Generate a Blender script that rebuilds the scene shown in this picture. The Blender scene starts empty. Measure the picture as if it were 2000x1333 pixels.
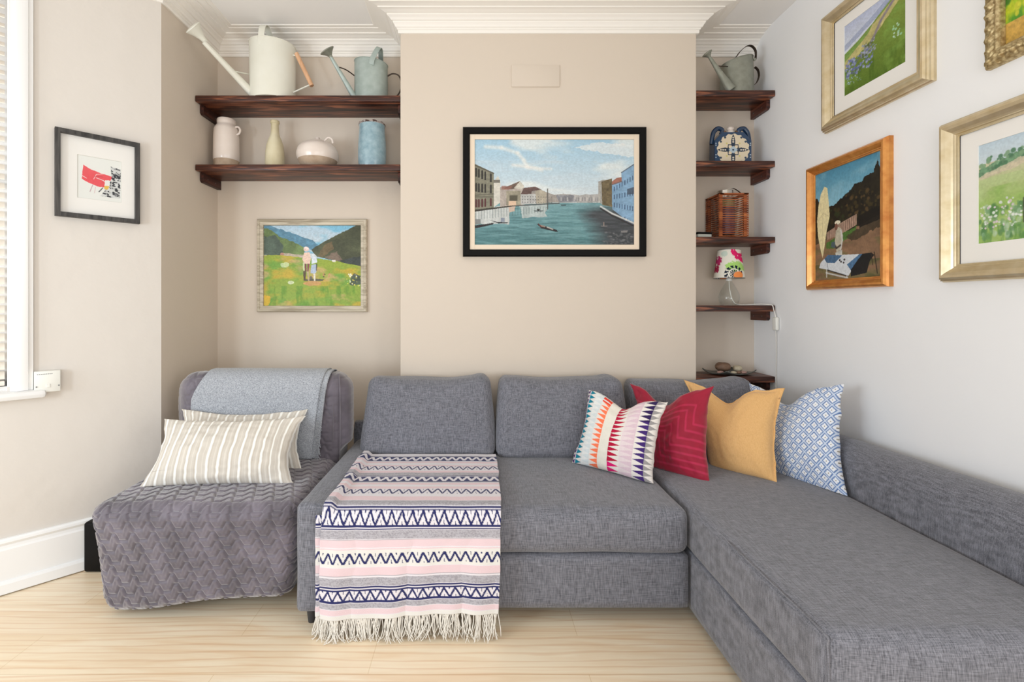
import bpy, bmesh, math, random
import numpy as np
from mathutils import Vector, Matrix, noise as mnoise

C = bpy.context.scene.collection
S = bpy.context.scene
R = math.radians

# ------------------------------------------------------------------ camera
F = 930.0            # focal length in pixels of the 2000 px wide frame
CX, CY, H = 930.0, 597.0, 1.26
cam_d = bpy.data.cameras.new('camera')
cam = bpy.data.objects.new('camera', cam_d); C.objects.link(cam)
cam_d.sensor_width = 36.0
cam_d.lens = F / 2000.0 * 36.0
cam_d.shift_x = (1000.0 - CX) / 2000.0
cam_d.shift_y = -(666.5 - CY) / 2000.0
cam_d.clip_start = 0.02
cam.location = (0, 0, H)
cam.rotation_euler = (R(90), 0, 0)
S.camera = cam

# ------------------------------------------------------------------ light
w = bpy.data.worlds.new('daylight'); S.world = w
w.use_nodes = True
bg = w.node_tree.nodes['Background']
bg.inputs[0].default_value = (1.0, 0.965, 0.92, 1)
bg.inputs[1].default_value = 1.0

def area(name, loc, target, sx, sy, power, col):
    l = bpy.data.lights.new(name, 'AREA'); l.shape = 'RECTANGLE'
    l.size = sx; l.size_y = sy; l.energy = power; l.color = col
    o = bpy.data.objects.new(name, l); C.objects.link(o)
    o.location = loc
    o.rotation_euler = (Vector(target) - Vector(loc)).to_track_quat('-Z', 'Y').to_euler()
    return o
area('bay_window_daylight', (-2.30, -0.15, 1.30), (0.2, 2.8, 1.15), 0.40, 0.8, 26, (0.80, 0.91, 1.0))
area('bay_side_daylight', (-3.0, 0.25, 1.35), (1.0, 1.3, 1.2), 1.1, 1.2, 32, (0.84, 0.93, 1.0))
area('rear_bounce_fill', (0.3, -1.7, 1.0), (0.1, 2.8, 2.9), 2.2, 1.2, 34, (0.93, 0.96, 1.0))  # added fill behind the camera, aimed up to lift ceiling and alcoves
area('alcove_fill', (2.3, -0.6, 1.5), (-1.6, 2.8, 1.9), 1.0, 1.6, 24, (1.0, 0.96, 0.9))  # added fill from the right, brightens the left alcove's side wall

S.view_settings.view_transform = 'Standard'
S.view_settings.look = 'None'
S.view_settings.gamma = 1
S.view_settings.use_curve_mapping = False
S.view_settings.exposure = -0.24
S.cycles.max_bounces = 10
S.cycles.diffuse_bounces = 5

# ------------------------------------------------------------------ helpers
def P(px, py, d):
    """point that the photograph shows at (px, py) when it stands d metres in front of the camera"""
    return Vector(((px - CX) * d / F, d, H - (py - CY) * d / F))

def lin(c):
    c = np.asarray(c, dtype=float)
    return np.where(c <= 0.04045, c / 12.92, ((c + 0.055) / 1.055) ** 2.4)

def rgb(r, g, b):
    v = lin([r / 255, g / 255, b / 255]); return (float(v[0]), float(v[1]), float(v[2]), 1)

def mk(name, verts, faces, mat, parent=None, smooth=True, cols=None):
    me = bpy.data.meshes.new(name)
    me.from_pydata([tuple(v) for v in verts], [], [tuple(f) for f in faces])
    me.update()
    if smooth:
        me.polygons.foreach_set('use_smooth', [True] * len(me.polygons))
    mats = mat if isinstance(mat, (list, tuple)) else [mat]
    for m in mats: me.materials.append(m)
    if cols is not None:
        a = me.color_attributes.new('Col', 'FLOAT_COLOR', 'POINT')
        arr = np.ones((len(verts), 4), dtype=np.float32)
        arr[:, :3] = lin(cols)
        a.data.foreach_set('color', arr.ravel())
    o = bpy.data.objects.new(name, me); C.objects.link(o)
    if parent: o.parent = parent
    return o

def tag(o, label=None, cat=None, group=None, kind=None):
    if label: o['label'] = label
    if cat: o['category'] = cat
    if group: o['group'] = group
    if kind: o['kind'] = kind
    return o

def empty(name, loc=(0, 0, 0), rz=0, label=None, cat=None, group=None):
    o = bpy.data.objects.new(name, None); C.objects.link(o)
    o.empty_display_size = 0.05
    o.location = loc; o.rotation_euler = (0, 0, rz)
    return tag(o, label, cat, group)

class MB:
    """collects shapes in a bmesh and links them as one mesh object"""
    def __init__(s): s.v = []; s.f = []
    def add(s, v, f):
        k = len(s.v); s.v += [tuple(a) for a in v]; s.f += [tuple(i + k for i in q) for q in f]; return s
    def box(s, a, b, bev=0.0, seg=2, M=None):
        bm = bmesh.new(); bmesh.ops.create_cube(bm, size=1)
        a = Vector(a); b = Vector(b)
        for v in bm.verts:
            v.co = Vector(((v.co.x + .5) * (b.x - a.x) + a.x, (v.co.y + .5) * (b.y - a.y) + a.y, (v.co.z + .5) * (b.z - a.z) + a.z))
        if bev > 0:
            bmesh.ops.bevel(bm, geom=list(bm.edges), offset=bev, segments=seg, affect='EDGES', profile=0.5)
        if M is not None: bm.transform(M)
        bm.verts.index_update()
        s.add([v.co.copy() for v in bm.verts], [[v.index for v in f.verts] for f in bm.faces]); bm.free(); return s
    def tube(s, pts, r, n=10, cap=True):
        pts = [Vector(p) for p in pts]
        rs = r if isinstance(r, (list, tuple)) else [r] * len(pts)
        V = []; Fc = []
        t = (pts[1] - pts[0]).normalized()
        up = Vector((0, 0, 1)) if abs(t.z) < .9 else Vector((0, 1, 0))
        nrm = (up - t * up.dot(t)).normalized()
        for i, p in enumerate(pts):
            if i == 0: t = pts[1] - pts[0]
            elif i == len(pts) - 1: t = pts[-1] - pts[-2]
            else: t = (pts[i + 1] - pts[i]).normalized() + (pts[i] - pts[i - 1]).normalized()
            t.normalize()
            nrm = (nrm - t * nrm.dot(t)).normalized(); b = t.cross(nrm)
            for k in range(n):
                a = 2 * math.pi * k / n
                V.append(p + (nrm * math.cos(a) + b * math.sin(a)) * rs[i])
        for i in range(len(pts) - 1):
            for k in range(n):
                k2 = (k + 1) % n
                Fc.append((i * n + k, i * n + k2, (i + 1) * n + k2, (i + 1) * n + k))
        if cap:
            Fc.append(tuple(range(n))[::-1]); Fc.append(tuple((len(pts) - 1) * n + k for k in range(n)))
        return s.add(V, Fc)
    def strap(s, pts, wdt, th, side):
        """flat band along pts, width along 'side'"""
        pts = [Vector(p) for p in pts]; side = Vector(side).normalized(); V = []; Fc = []
        for i, p in enumerate(pts):
            t = (pts[min(i + 1, len(pts) - 1)] - pts[max(i - 1, 0)]).normalized()
            n = t.cross(side).normalized()
            for a, b in ((-1, -1), (1, -1), (1, 1), (-1, 1)):
                V.append(p + side * (a * wdt / 2) + n * (b * th / 2))
        for i in range(len(pts) - 1):
            for k in range(4):
                k2 = (k + 1) % 4
                Fc.append((i * 4 + k, i * 4 + k2, i * 4 + 4 + k2, i * 4 + 4 + k))
        Fc.append((3, 2, 1, 0)); m = (len(pts) - 1) * 4; Fc.append((m, m + 1, m + 2, m + 3))
        return s.add(V, Fc)
    def lathe(s, prof, loc=(0, 0, 0), n=40, M=None, fn=None):
        V = []; Fc = []
        for r, z in prof:
            for k in range(n):
                a = 2 * math.pi * k / n
                p = Vector((r * math.cos(a), r * math.sin(a), z))
                if fn: p = fn(p)
                if M is not None: p = M @ p
                V.append(p + Vector(loc))
        for i in range(len(prof) - 1):
            for k in range(n):
                k2 = (k + 1) % n
                Fc.append((i * n + k, i * n + k2, (i + 1) * n + k2, (i + 1) * n + k))
        return s.add(V, Fc)
    def prism(s, poly, y0, y1):
        """polygon in x,z pulled from y0 to y1"""
        n = len(poly)
        V = [(x, y0, z) for x, z in poly] + [(x, y1, z) for x, z in poly]
        Fc = [tuple(range(n)), tuple(range(2 * n - 1, n - 1, -1))]
        for k in range(n):
            k2 = (k + 1) % n; Fc.append((k2, k, n + k, n + k2))
        return s.add(V, Fc)
    def build(s, name, mat, parent=None, smooth=True, sharp=None):
        o = mk(name, s.v, s.f, mat, parent, smooth)
        if smooth:
            me = o.data
            bm = bmesh.new(); bm.from_mesh(me)
            bmesh.ops.recalc_face_normals(bm, faces=bm.faces)
            lim = R(35 if sharp is None else sharp)
            for e in bm.edges:
                if len(e.link_faces) == 2 and e.calc_face_angle(0) > lim: e.smooth = False
            bm.to_mesh(me); bm.free()
        return o

def bez(pts, n=16):
    """smooth path through pts"""
    pts = [Vector(p) for p in pts]; out = []
    for i in range(len(pts) - 1):
        p0 = pts[max(i - 1, 0)]; p1 = pts[i]; p2 = pts[i + 1]; p3 = pts[min(i + 2, len(pts) - 1)]
        for k in range(n):
            t = k / n
            out.append(.5 * ((2 * p1) + (p2 - p0) * t + (2 * p0 - 5 * p1 + 4 * p2 - p3) * t * t + (3 * p1 - p0 - 3 * p2 + p3) * t ** 3))
    out.append(pts[-1]); return out

# ---- numpy value noise
def vnoise(x, y, seed=0):
    x = np.asarray(x, float); y = np.asarray(y, float)
    rs = np.random.RandomState(seed); T = rs.rand(257, 257)
    xi = np.floor(x).astype(int); yi = np.floor(y).astype(int)
    fx = x - xi; fy = y - yi; fx = fx * fx * (3 - 2 * fx); fy = fy * fy * (3 - 2 * fy)
    a = T[xi % 256, yi % 256]; b = T[(xi + 1) % 256, yi % 256]; c = T[xi % 256, (yi + 1) % 256]; d = T[(xi + 1) % 256, (yi + 1) % 256]
    return (a * (1 - fx) + b * fx) * (1 - fy) + (c * (1 - fx) + d * fx) * fy
def fbm(x, y, seed=0, o=4):
    s = 0; a = .5; t = 0
    for k in range(o):
        s = s + a * vnoise(x * 2 ** k, y * 2 ** k, seed + k); t += a; a *= .5
    return s / t

# ---- rounded, softly bulging upholstery block
def softbox(x0, x1, y0, y1, z0, z1, r, bulge=(0, 0, 0), seg=.02, wob=0.0, wf=4.0, seed=0, nobottom=False):
    hx, hy, hz = (x1 - x0) / 2, (y1 - y0) / 2, (z1 - z0) / 2
    cx, cy, cz = (x0 + x1) / 2, (y0 + y1) / 2, (z0 + z1) / 2
    hs = np.array([hx, hy, hz])
    n = [max(4, int(2 * q / seg)) for q in hs]
    V = []; Fc = []
    for ax in range(3):
        u, v = (ax + 1) % 3, (ax + 2) % 3
        for sg in (-1, 1):
            if nobottom and ax == 2 and sg == -1: continue
            U, W = np.meshgrid(np.linspace(-1, 1, n[u] + 1), np.linspace(-1, 1, n[v] + 1), indexing='ij')
            p = np.zeros(U.shape + (3,)); p[..., ax] = sg; p[..., u] = U; p[..., v] = W
            k = len(V); V += list(p.reshape(-1, 3)); m = n[v] + 1
            for i in range(n[u]):
                for j in range(n[v]):
                    a = k + i * m + j; q = (a, a + m, a + m + 1, a + 1)
                    Fc.append(q if sg > 0 else q[::-1])
    V = np.array(V)
    keys = {}; idx = np.zeros(len(V), int); U2 = []
    for i, p in enumerate(np.round(V, 5)):
        kk = tuple(p)
        if kk not in keys: keys[kk] = len(U2); U2.append(V[i])
        idx[i] = keys[kk]
    V = np.array(U2); Fc = [tuple(idx[j] for j in f) for f in Fc]
    q = V * hs; inner = np.clip(q, -(hs - r), hs - r); d = q - inner
    L = np.linalg.norm(d, axis=1, keepdims=True); L[L == 0] = 1
    big = np.max(np.abs(d), axis=1, keepdims=True)
    out = inner + d / L * np.minimum(r, r * (big / r))
    for ax in range(3):
        if bulge[ax]:
            u, v = (ax + 1) % 3, (ax + 2) % 3
            out[:, ax] += bulge[ax] * V[:, ax] * (1 - V[:, u] ** 2) * (1 - V[:, v] ** 2)
    if wob:
        for i in range(len(out)):
            nv = mnoise.noise_vector(Vector(out[i]) * wf + Vector((seed * 7.3, seed, 0)))
            out[i] += np.array(nv) * wob
    return out + np.array([cx, cy, cz]), Fc

# ---- grid of points -> faces
def gridfaces(n, m, k=0, flip=False):
    Fc = []
    for i in range(n - 1):
        for j in range(m - 1):
            a = k + i * m + j; q = (a, a + m, a + m + 1, a + 1)
            Fc.append(q[::-1] if flip else q)
    return Fc

# ------------------------------------------------------------------ materials
def pm(name, col, rough=.6, metal=0, spec=.5, noise=None, bump=None, sheen=0, coat=0, attr=False, trans=0, vary=None, ior=None):
    """principled; noise=(scale, amount, second colour) mixes a colour, bump=(scale, strength)"""
    m = bpy.data.materials.new(name); m.use_nodes = True
    nt = m.node_tree; N = nt.nodes; L = nt.links; b = N['Principled BSDF']
    b.inputs['Base Color'].default_value = col; b.inputs['Roughness'].default_value = rough
    b.inputs['Metallic'].default_value = metal; b.inputs['Specular IOR Level'].default_value = spec
    if sheen: b.inputs['Sheen Weight'].default_value = sheen
    if coat: b.inputs['Coat Weight'].default_value = coat; b.inputs['Coat Roughness'].default_value = .15
    if trans: b.inputs['Transmission Weight'].default_value = trans
    if ior: b.inputs['IOR'].default_value = ior
    tc = N.new('ShaderNodeTexCoord')
    src = None
    if attr:
        at = N.new('ShaderNodeVertexColor'); at.layer_name = 'Col'; src = at.outputs[0]; L.new(src, b.inputs['Base Color'])
    if noise:
        sc, amt, c2 = noise
        mp = N.new('ShaderNodeMapping'); mp.inputs['Scale'].default_value = sc if isinstance(sc, tuple) else (sc,) * 3
        nz = N.new('ShaderNodeTexNoise'); nz.inputs['Scale'].default_value = 1; nz.inputs['Detail'].default_value = 5
        L.new(tc.outputs['Object'], mp.inputs[0]); L.new(mp.outputs[0], nz.inputs[0])
        rp = N.new('ShaderNodeValToRGB'); rp.color_ramp.elements[0].position = .5 - amt; rp.color_ramp.elements[1].position = .5 + amt
        L.new(nz.outputs[0], rp.inputs[0])
        mx = N.new('ShaderNodeMix'); mx.data_type = 'RGBA'
        L.new(rp.outputs[0], mx.inputs[0])
        if src: L.new(src, mx.inputs[6])
        else: mx.inputs[6].default_value = col
        mx.inputs[7].default_value = c2; L.new(mx.outputs[2], b.inputs['Base Color'])
    if bump:
        sc, st = bump[:2]; dist = bump[2] if len(bump) > 2 else .002
        mp = N.new('ShaderNodeMapping'); mp.inputs['Scale'].default_value = sc if isinstance(sc, tuple) else (sc,) * 3
        nz = N.new('ShaderNodeTexNoise'); nz.inputs['Scale'].default_value = 1; nz.inputs['Detail'].default_value = 4
        L.new(tc.outputs['Object'], mp.inputs[0]); L.new(mp.outputs[0], nz.inputs[0])
        bp = N.new('ShaderNodeBump'); bp.inputs['Strength'].default_value = st; bp.inputs['Distance'].default_value = dist
        L.new(nz.outputs[0], bp.inputs['Height']); L.new(bp.outputs[0], b.inputs['Normal'])
    return m

def linen(name, c1, c2, fine=260, coarse=9, bumpst=.35, rough=.9):
    """woven cloth: two sets of streaks at right angles, mixed"""
    m = bpy.data.materials.new(name); m.use_nodes = True
    nt = m.node_tree; N = nt.nodes; L = nt.links; b = N['Principled BSDF']
    b.inputs['Roughness'].default_value = rough; b.inputs['Specular IOR Level'].default_value = .2
    b.inputs['Sheen Weight'].default_value = .25
    b.inputs['Sheen Roughness'].default_value = .5
    tc = N.new('ShaderNodeTexCoord'); outs = []
    for sc in ((coarse, fine, fine), (fine, coarse, coarse * 1.3), (fine * 1.1, fine * .9, coarse)):
        mp = N.new('ShaderNodeMapping'); mp.inputs['Scale'].default_value = sc
        nz = N.new('ShaderNodeTexNoise'); nz.inputs['Scale'].default_value = 1; nz.inputs['Detail'].default_value = 3
        L.new(tc.outputs['Object'], mp.inputs[0]); L.new(mp.outputs[0], nz.inputs[0]); outs.append(nz.outputs[0])
    a1 = N.new('ShaderNodeMath'); a1.operation = 'ADD'; L.new(outs[0], a1.inputs[0]); L.new(outs[1], a1.inputs[1])
    a2 = N.new('ShaderNodeMath'); a2.operation = 'ADD'; L.new(a1.outputs[0], a2.inputs[0]); L.new(outs[2], a2.inputs[1])
    dv = N.new('ShaderNodeMath'); dv.operation = 'DIVIDE'; dv.inputs[1].default_value = 3; L.new(a2.outputs[0], dv.inputs[0])
    rp = N.new('ShaderNodeValToRGB'); rp.color_ramp.elements[0].position = .39; rp.color_ramp.elements[1].position = .61
    rp.color_ramp.elements[0].color = c1; rp.color_ramp.elements[1].color = c2
    L.new(dv.outputs[0], rp.inputs[0]); L.new(rp.outputs[0], b.inputs['Base Color'])
    bp = N.new('ShaderNodeBump'); bp.inputs['Strength'].default_value = bumpst; bp.inputs['Distance'].default_value = .0015
    L.new(dv.outputs[0], bp.inputs['Height']); L.new(bp.outputs[0], b.inputs['Normal'])
    return m

def woodgrain(name, c1, c2, c3, axis='x', rough=.45, sc=1.0, bump=.3):
    m = bpy.data.materials.new(name); m.use_nodes = True
    nt = m.node_tree; N = nt.nodes; L = nt.links; b = N['Principled BSDF']
    b.inputs['Roughness'].default_value = rough
    tc = N.new('ShaderNodeTexCoord'); mp = N.new('ShaderNodeMapping')
    s = {'x': (2.2, 30, 30), 'y': (30, 2.2, 30), 'z': (30, 30, 2.2)}[axis]
    mp.inputs['Scale'].default_value = tuple(q * sc for q in s)
    L.new(tc.outputs['Object'], mp.inputs[0])
    nz = N.new('ShaderNodeTexNoise'); nz.inputs['Scale'].default_value = 1; nz.inputs['Detail'].default_value = 6; nz.inputs['Distortion'].default_value = 1.2
    L.new(mp.outputs[0], nz.inputs[0])
    rp = N.new('ShaderNodeValToRGB'); e = rp.color_ramp.elements
    e[0].position = .34; e[0].color = c1; e[1].position = .68; e[1].color = c3
    q = e.new(.5); q.color = c2
    L.new(nz.outputs[0], rp.inputs[0]); L.new(rp.outputs[0], b.inputs['Base Color'])
    bp = N.new('ShaderNodeBump'); bp.inputs['Strength'].default_value = bump; bp.inputs['Distance'].default_value = .002
    L.new(nz.outputs[0], bp.inputs['Height']); L.new(bp.outputs[0], b.inputs['Normal'])
    return m

M = {}
M['beige'] = pm('beige_wall_paint', rgb(214, 202, 188), .85, spec=.25, bump=(9, .25, .01))
M['bay'] = pm('pale_beige_wall_paint', rgb(218, 212, 205), .85, spec=.25, bump=(7, .35, .012))
M['white_wall'] = pm('off_white_wall_paint', rgb(240, 241, 243), .85, spec=.25, bump=(8, .2, .01))
M['ceiling'] = pm('ceiling_paint', rgb(244, 242, 240), .9, spec=.2)
M['plaster'] = pm('white_plaster', rgb(244, 240, 234), .7, spec=.3, bump=(30, .15, .003))
M['gloss_white'] = pm('white_gloss_paint', rgb(240, 240, 240), .3, bump=(14, .1, .003))
M['sofa'] = linen('charcoal_linen', rgb(80, 81, 88), rgb(136, 137, 146), fine=430, coarse=26, bumpst=.3)
M['throw'] = linen('grey_wool', rgb(128, 132, 139), rgb(184, 188, 195), fine=300, coarse=140, bumpst=.5)
M['mustard'] = linen('mustard_linen', rgb(216, 168, 108), rgb(230, 186, 128), fine=500, coarse=60, bumpst=.06)
M['velvet'] = pm('grey_velvet', rgb(76, 70, 78), .58, spec=.35, sheen=.7, noise=(9, .2, rgb(112, 105, 116)), bump=(60, .15, .002))
M['col_cloth'] = pm('printed_cloth', (1, 1, 1, 1), .85, spec=.2, attr=True, bump=(500, .15, .001), sheen=.1)
M['col_velvet'] = pm('crimson_velvet', (1, 1, 1, 1), .6, spec=.3, attr=True, sheen=.35, bump=(160, .12, .001))
M['paint'] = pm('brushed_paint', (1, 1, 1, 1), .5, spec=.35, attr=True, bump=((60, 60, 200), .2, .001))
M['print'] = pm('printed_paper', (1, 1, 1, 1), .8, spec=.2, attr=True)
M['shelf'] = woodgrain('dark_stained_wood', rgb(22, 11, 9), rgb(74, 37, 25), rgb(156, 94, 64), 'x', .42, 1.3, .5)
M['bracket'] = woodgrain('dark_stained_batten', rgb(26, 11, 10), rgb(66, 30, 22), rgb(104, 56, 40), 'y', .45)
M['black'] = pm('black_lacquer', rgb(9, 8, 8), .55, spec=.15)
M['black_oak'] = woodgrain('black_stained_frame', rgb(28, 27, 27), rgb(52, 50, 49), rgb(74, 71, 69), 'z', .5, 2)
M['driftwood'] = woodgrain('washed_wood_frame', rgb(160, 148, 128), rgb(190, 180, 160), rgb(208, 198, 180), 'x', .6, 1.4)
M['silver_gold'] = pm('champagne_leaf', rgb(206, 188, 150), .33, metal=.75, noise=(24, .18, rgb(222, 208, 178)), bump=(50, .1, .002))
M['gold'] = pm('gold_leaf', rgb(196, 150, 84), .38, metal=.8, noise=(30, .2, rgb(150, 98, 44)), bump=(60, .2, .002))
M['orange_gold'] = pm('amber_gilt_wood', rgb(224, 160, 84), .3, metal=.55, noise=(26, .25, rgb(190, 116, 50)), coat=.3)
M['ornate'] = pm('antique_gold', rgb(206, 188, 144), .38, metal=.55, noise=(90, .15, rgb(150, 126, 84)))
M['mat'] = pm('mount_board', rgb(236, 234, 230), .9, spec=.1)
M['mat_cream'] = pm('cream_mount', rgb(232, 216, 196), .9, spec=.1)
M['enamel'] = pm('cream_enamel', rgb(228, 227, 216), .42, noise=(9, .3, rgb(220, 218, 204)))
M['galv'] = pm('galvanised_steel', rgb(180, 192, 188), .5, metal=.3, noise=(22, .3, rgb(152, 166, 160)))
M['galv2'] = pm('dull_zinc', rgb(160, 162, 150), .55, metal=.3, noise=(26, .3, rgb(130, 132, 120)))
M['wire'] = pm('dark_iron_wire', rgb(74, 62, 54), .5, metal=.6)
M['pine'] = woodgrain('pale_pine', rgb(198, 150, 112), rgb(218, 172, 134), rgb(228, 186, 150), 'z', .5)
M['ceramic'] = pm('white_glaze', rgb(228, 218, 210), .28, coat=.4, noise=(10, .3, rgb(220, 206, 196)))
M['stone'] = pm('bare_stoneware', rgb(188, 168, 148), .8, noise=(30, .3, rgb(160, 138, 116)))
M['bottle'] = pm('olive_cream_glaze', rgb(218, 210, 182), .35, coat=.3, noise=(7, .2, rgb(188, 174, 134)))
M['blue_glaze'] = pm('crackled_blue_glaze', rgb(158, 184, 194), .3, coat=.4, noise=(34, .2, rgb(122, 154, 168)))
M['rust'] = pm('chipped_rim', rgb(70, 48, 40), .7, noise=(60, .06, rgb(160, 150, 146)))
M['cane'] = woodgrain('orange_cane', rgb(104, 48, 22), rgb(160, 84, 42), rgb(196, 118, 66), 'x', .45)
M['cane_dark'] = pm('dark_cane', rgb(78, 38, 24), .5)
M['chrome'] = pm('polished_steel', rgb(196, 192, 186), .18, metal=1)
M['wax'] = pm('plum_wax', rgb(112, 70, 86), .4, spec=.5)
M['wax_top'] = pm('moss_green_wax', rgb(150, 148, 100), .5)
M['plastic'] = pm('white_plastic', rgb(232, 232, 226), .35)
M['cord'] = pm('white_flex', rgb(226, 224, 218), .4)
M['slate'] = pm('black_slate_dish', rgb(50, 50, 48), .3, noise=(30, .3, rgb(86, 88, 82)))
M['pebble_brown'] = pm('brown_stone', rgb(134, 104, 82), .6, noise=(50, .3, rgb(98, 74, 58)))
M['pebble_pale'] = pm('pale_stone', rgb(206, 194, 170), .55, noise=(50, .3, rgb(170, 158, 132)))
M['pebble_grey'] = pm('grey_stone', rgb(132, 140, 138), .5, noise=(40, .3, rgb(110, 116, 112)))
M['pebble_pink'] = pm('pink_stone', rgb(176, 142, 130), .5, noise=(40, .3, rgb(146, 112, 104)))
M['leg'] = pm('dark_grey_leg', rgb(52, 52, 54), .5)
M['blanket_fringe'] = pm('cream_yarn', rgb(226, 222, 214), .9)
M['brush_steel'] = pm('steel_grey', rgb(120, 122, 124), .35, metal=.9)

def thin_glass(name, tint=(1, 1, 1, 1), refl=.06, rough=.02):
    m = bpy.data.materials.new(name); m.use_nodes = True
    nt = m.node_tree; N = nt.nodes; L = nt.links
    N.remove(N['Principled BSDF'])
    t = N.new('ShaderNodeBsdfTransparent'); t.inputs[0].default_value = tint
    g = N.new('ShaderNodeBsdfGlossy'); g.inputs['Roughness'].default_value = rough
    lw = N.new('ShaderNodeLayerWeight'); lw.inputs[0].default_value = .5
    fr = N.new('ShaderNodeMath'); fr.operation = 'POWER'; fr.inputs[1].default_value = 4; L.new(lw.outputs['Facing'], fr.inputs[0])
    f2 = N.new('ShaderNodeMath'); f2.operation = 'MULTIPLY_ADD'; f2.inputs[1].default_value = .45; f2.inputs[2].default_value = .02; L.new(fr.outputs[0], f2.inputs[0]); fr = f2
    mx = N.new('ShaderNodeMixShader')
    L.new(fr.outputs[0], mx.inputs[0]); L.new(t.outputs[0], mx.inputs[1]); L.new(g.outputs[0], mx.inputs[2])
    L.new(mx.outputs[0], N['Material Output'].inputs[0]); return m
M['glass'] = thin_glass('picture_glass')
M['lamp_glass'] = thin_glass('clear_blown_glass', (.975, .985, .98, 1))

def floor_mat():
    m = bpy.data.materials.new('light_laminate'); m.use_nodes = True
    nt = m.node_tree; N = nt.nodes; L = nt.links; b = N['Principled BSDF']
    b.inputs['Roughness'].default_value = .33
    tc = N.new('ShaderNodeTexCoord')
    br = N.new('ShaderNodeTexBrick'); mp = N.new('ShaderNodeMapping')
    mp.inputs['Location'].default_value = (.37, .085, 0)
    L.new(tc.outputs['Object'], mp.inputs[0]); L.new(mp.outputs[0], br.inputs[0])
    br.inputs['Scale'].default_value = 1; br.inputs['Brick Width'].default_value = 1.28; br.inputs['Row Height'].default_value = .19
    br.inputs['Mortar Size'].default_value = .0012; br.inputs['Mortar Smooth'].default_value = .3; br.offset = .41
    br.inputs['Color1'].default_value = rgb(244, 230, 206); br.inputs['Color2'].default_value = rgb(240, 222, 192); br.inputs['Mortar'].default_value = rgb(222, 200, 164)
    g = N.new('ShaderNodeMapping'); g.inputs['Scale'].default_value = (1.3, 17, 1)
    L.new(tc.outputs['Object'], g.inputs[0])
    nz = N.new('ShaderNodeTexNoise'); nz.inputs['Scale'].default_value = 1; nz.inputs['Detail'].default_value = 7; nz.inputs['Distortion'].default_value = 1.6
    L.new(g.outputs[0], nz.inputs[0])
    rp = N.new('ShaderNodeValToRGB'); e = rp.color_ramp.elements
    e[0].position = .34; e[0].color = rgb(230, 196, 156); e[1].position = .6; e[1].color = rgb(255, 255, 255)
    L.new(nz.outputs[0], rp.inputs[0])
    mx = N.new('ShaderNodeMix'); mx.data_type = 'RGBA'; mx.blend_type = 'MULTIPLY'; mx.inputs[0].default_value = .36
    L.new(br.outputs[0], mx.inputs[6]); L.new(rp.outputs[0], mx.inputs[7])
    # occasional knots and cathedral grain
    g2 = N.new('ShaderNodeMapping'); g2.inputs['Scale'].default_value = (3.4, 26, 1); L.new(tc.outputs['Object'], g2.inputs[0])
    wv = N.new('ShaderNodeTexWave'); wv.wave_type = 'BANDS'; wv.bands_direction = 'Y'
    wv.inputs['Scale'].default_value = .35; wv.inputs['Distortion'].default_value = 9; wv.inputs['Detail'].default_value = 3; wv.inputs['Detail Scale'].default_value = .7
    L.new(g2.outputs[0], wv.inputs[0])
    rp2 = N.new('ShaderNodeValToRGB'); e = rp2.color_ramp.elements
    e[0].position = .0; e[0].color = rgb(214, 166, 116); e[1].position = .2; e[1].color = (1, 1, 1, 1)
    L.new(wv.outputs[0], rp2.inputs[0])
    mx2 = N.new('ShaderNodeMix'); mx2.data_type = 'RGBA'; mx2.blend_type = 'MULTIPLY'; mx2.inputs[0].default_value = .28
    L.new(mx.outputs[2], mx2.inputs[6]); L.new(rp2.outputs[0], mx2.inputs[7])
    L.new(mx2.outputs[2], b.inputs['Base Color'])
    return m
M['floor'] = floor_mat()

# ------------------------------------------------------------------ the room
XL, XR = -1.656, 1.78          # side wall of the left alcove, right wall
YB, YC = 3.05, 2.79            # back of the alcoves, face of the chimney breast
XC0, XC1 = -0.444, 1.29        # chimney breast
BAY0 = Vector((XL, 2.504, 0))  # where the bay wall starts, it runs at 45 degrees
BAYD = Vector((-1, -1, 0)).normalized()
BAYN = Vector((1, -1, 0)).normalized()
CEIL = 2.957
def bay(s, z, out=0.0): # s metres along the bay wall, out into the room
    v = BAY0 + BAYD * s + BAYN * out; return Vector((v.x, v.y, z))

def struct(name, mb, mat, smooth=False, parent=None):
    o = mb.build(name, mat, parent, smooth)
    if parent is None: o['kind'] = 'structure'
    return o

struct('floor', MB().box((-4.2, -2.0, -.1), (2.0, 3.25, 0)), M['floor'])
struct('ceiling', MB().box((-4.2, -2.0, CEIL), (2.0, 3.25, CEIL + .1)), M['ceiling'])
struct('wall_right', MB().box((XR, .45, 0), (XR + .12, 3.17, CEIL)), M['white_wall'])  # near end cut short out of view, lets world light in as fill
struct('wall_back', MB().box((XL - .1, YB, 0), (XR, YB + .12, CEIL)), M['beige'])
struct('wall_alcove', MB().prism([(XL, 0), (XL, CEIL), (XL - .1, CEIL), (XL - .1, 0)], 2.504, YB), M['beige'])
struct('wall_chimney', MB().box((XC0, YC, 0), (XC1, YB, CEIL), .004, 2), M['beige'])

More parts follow.
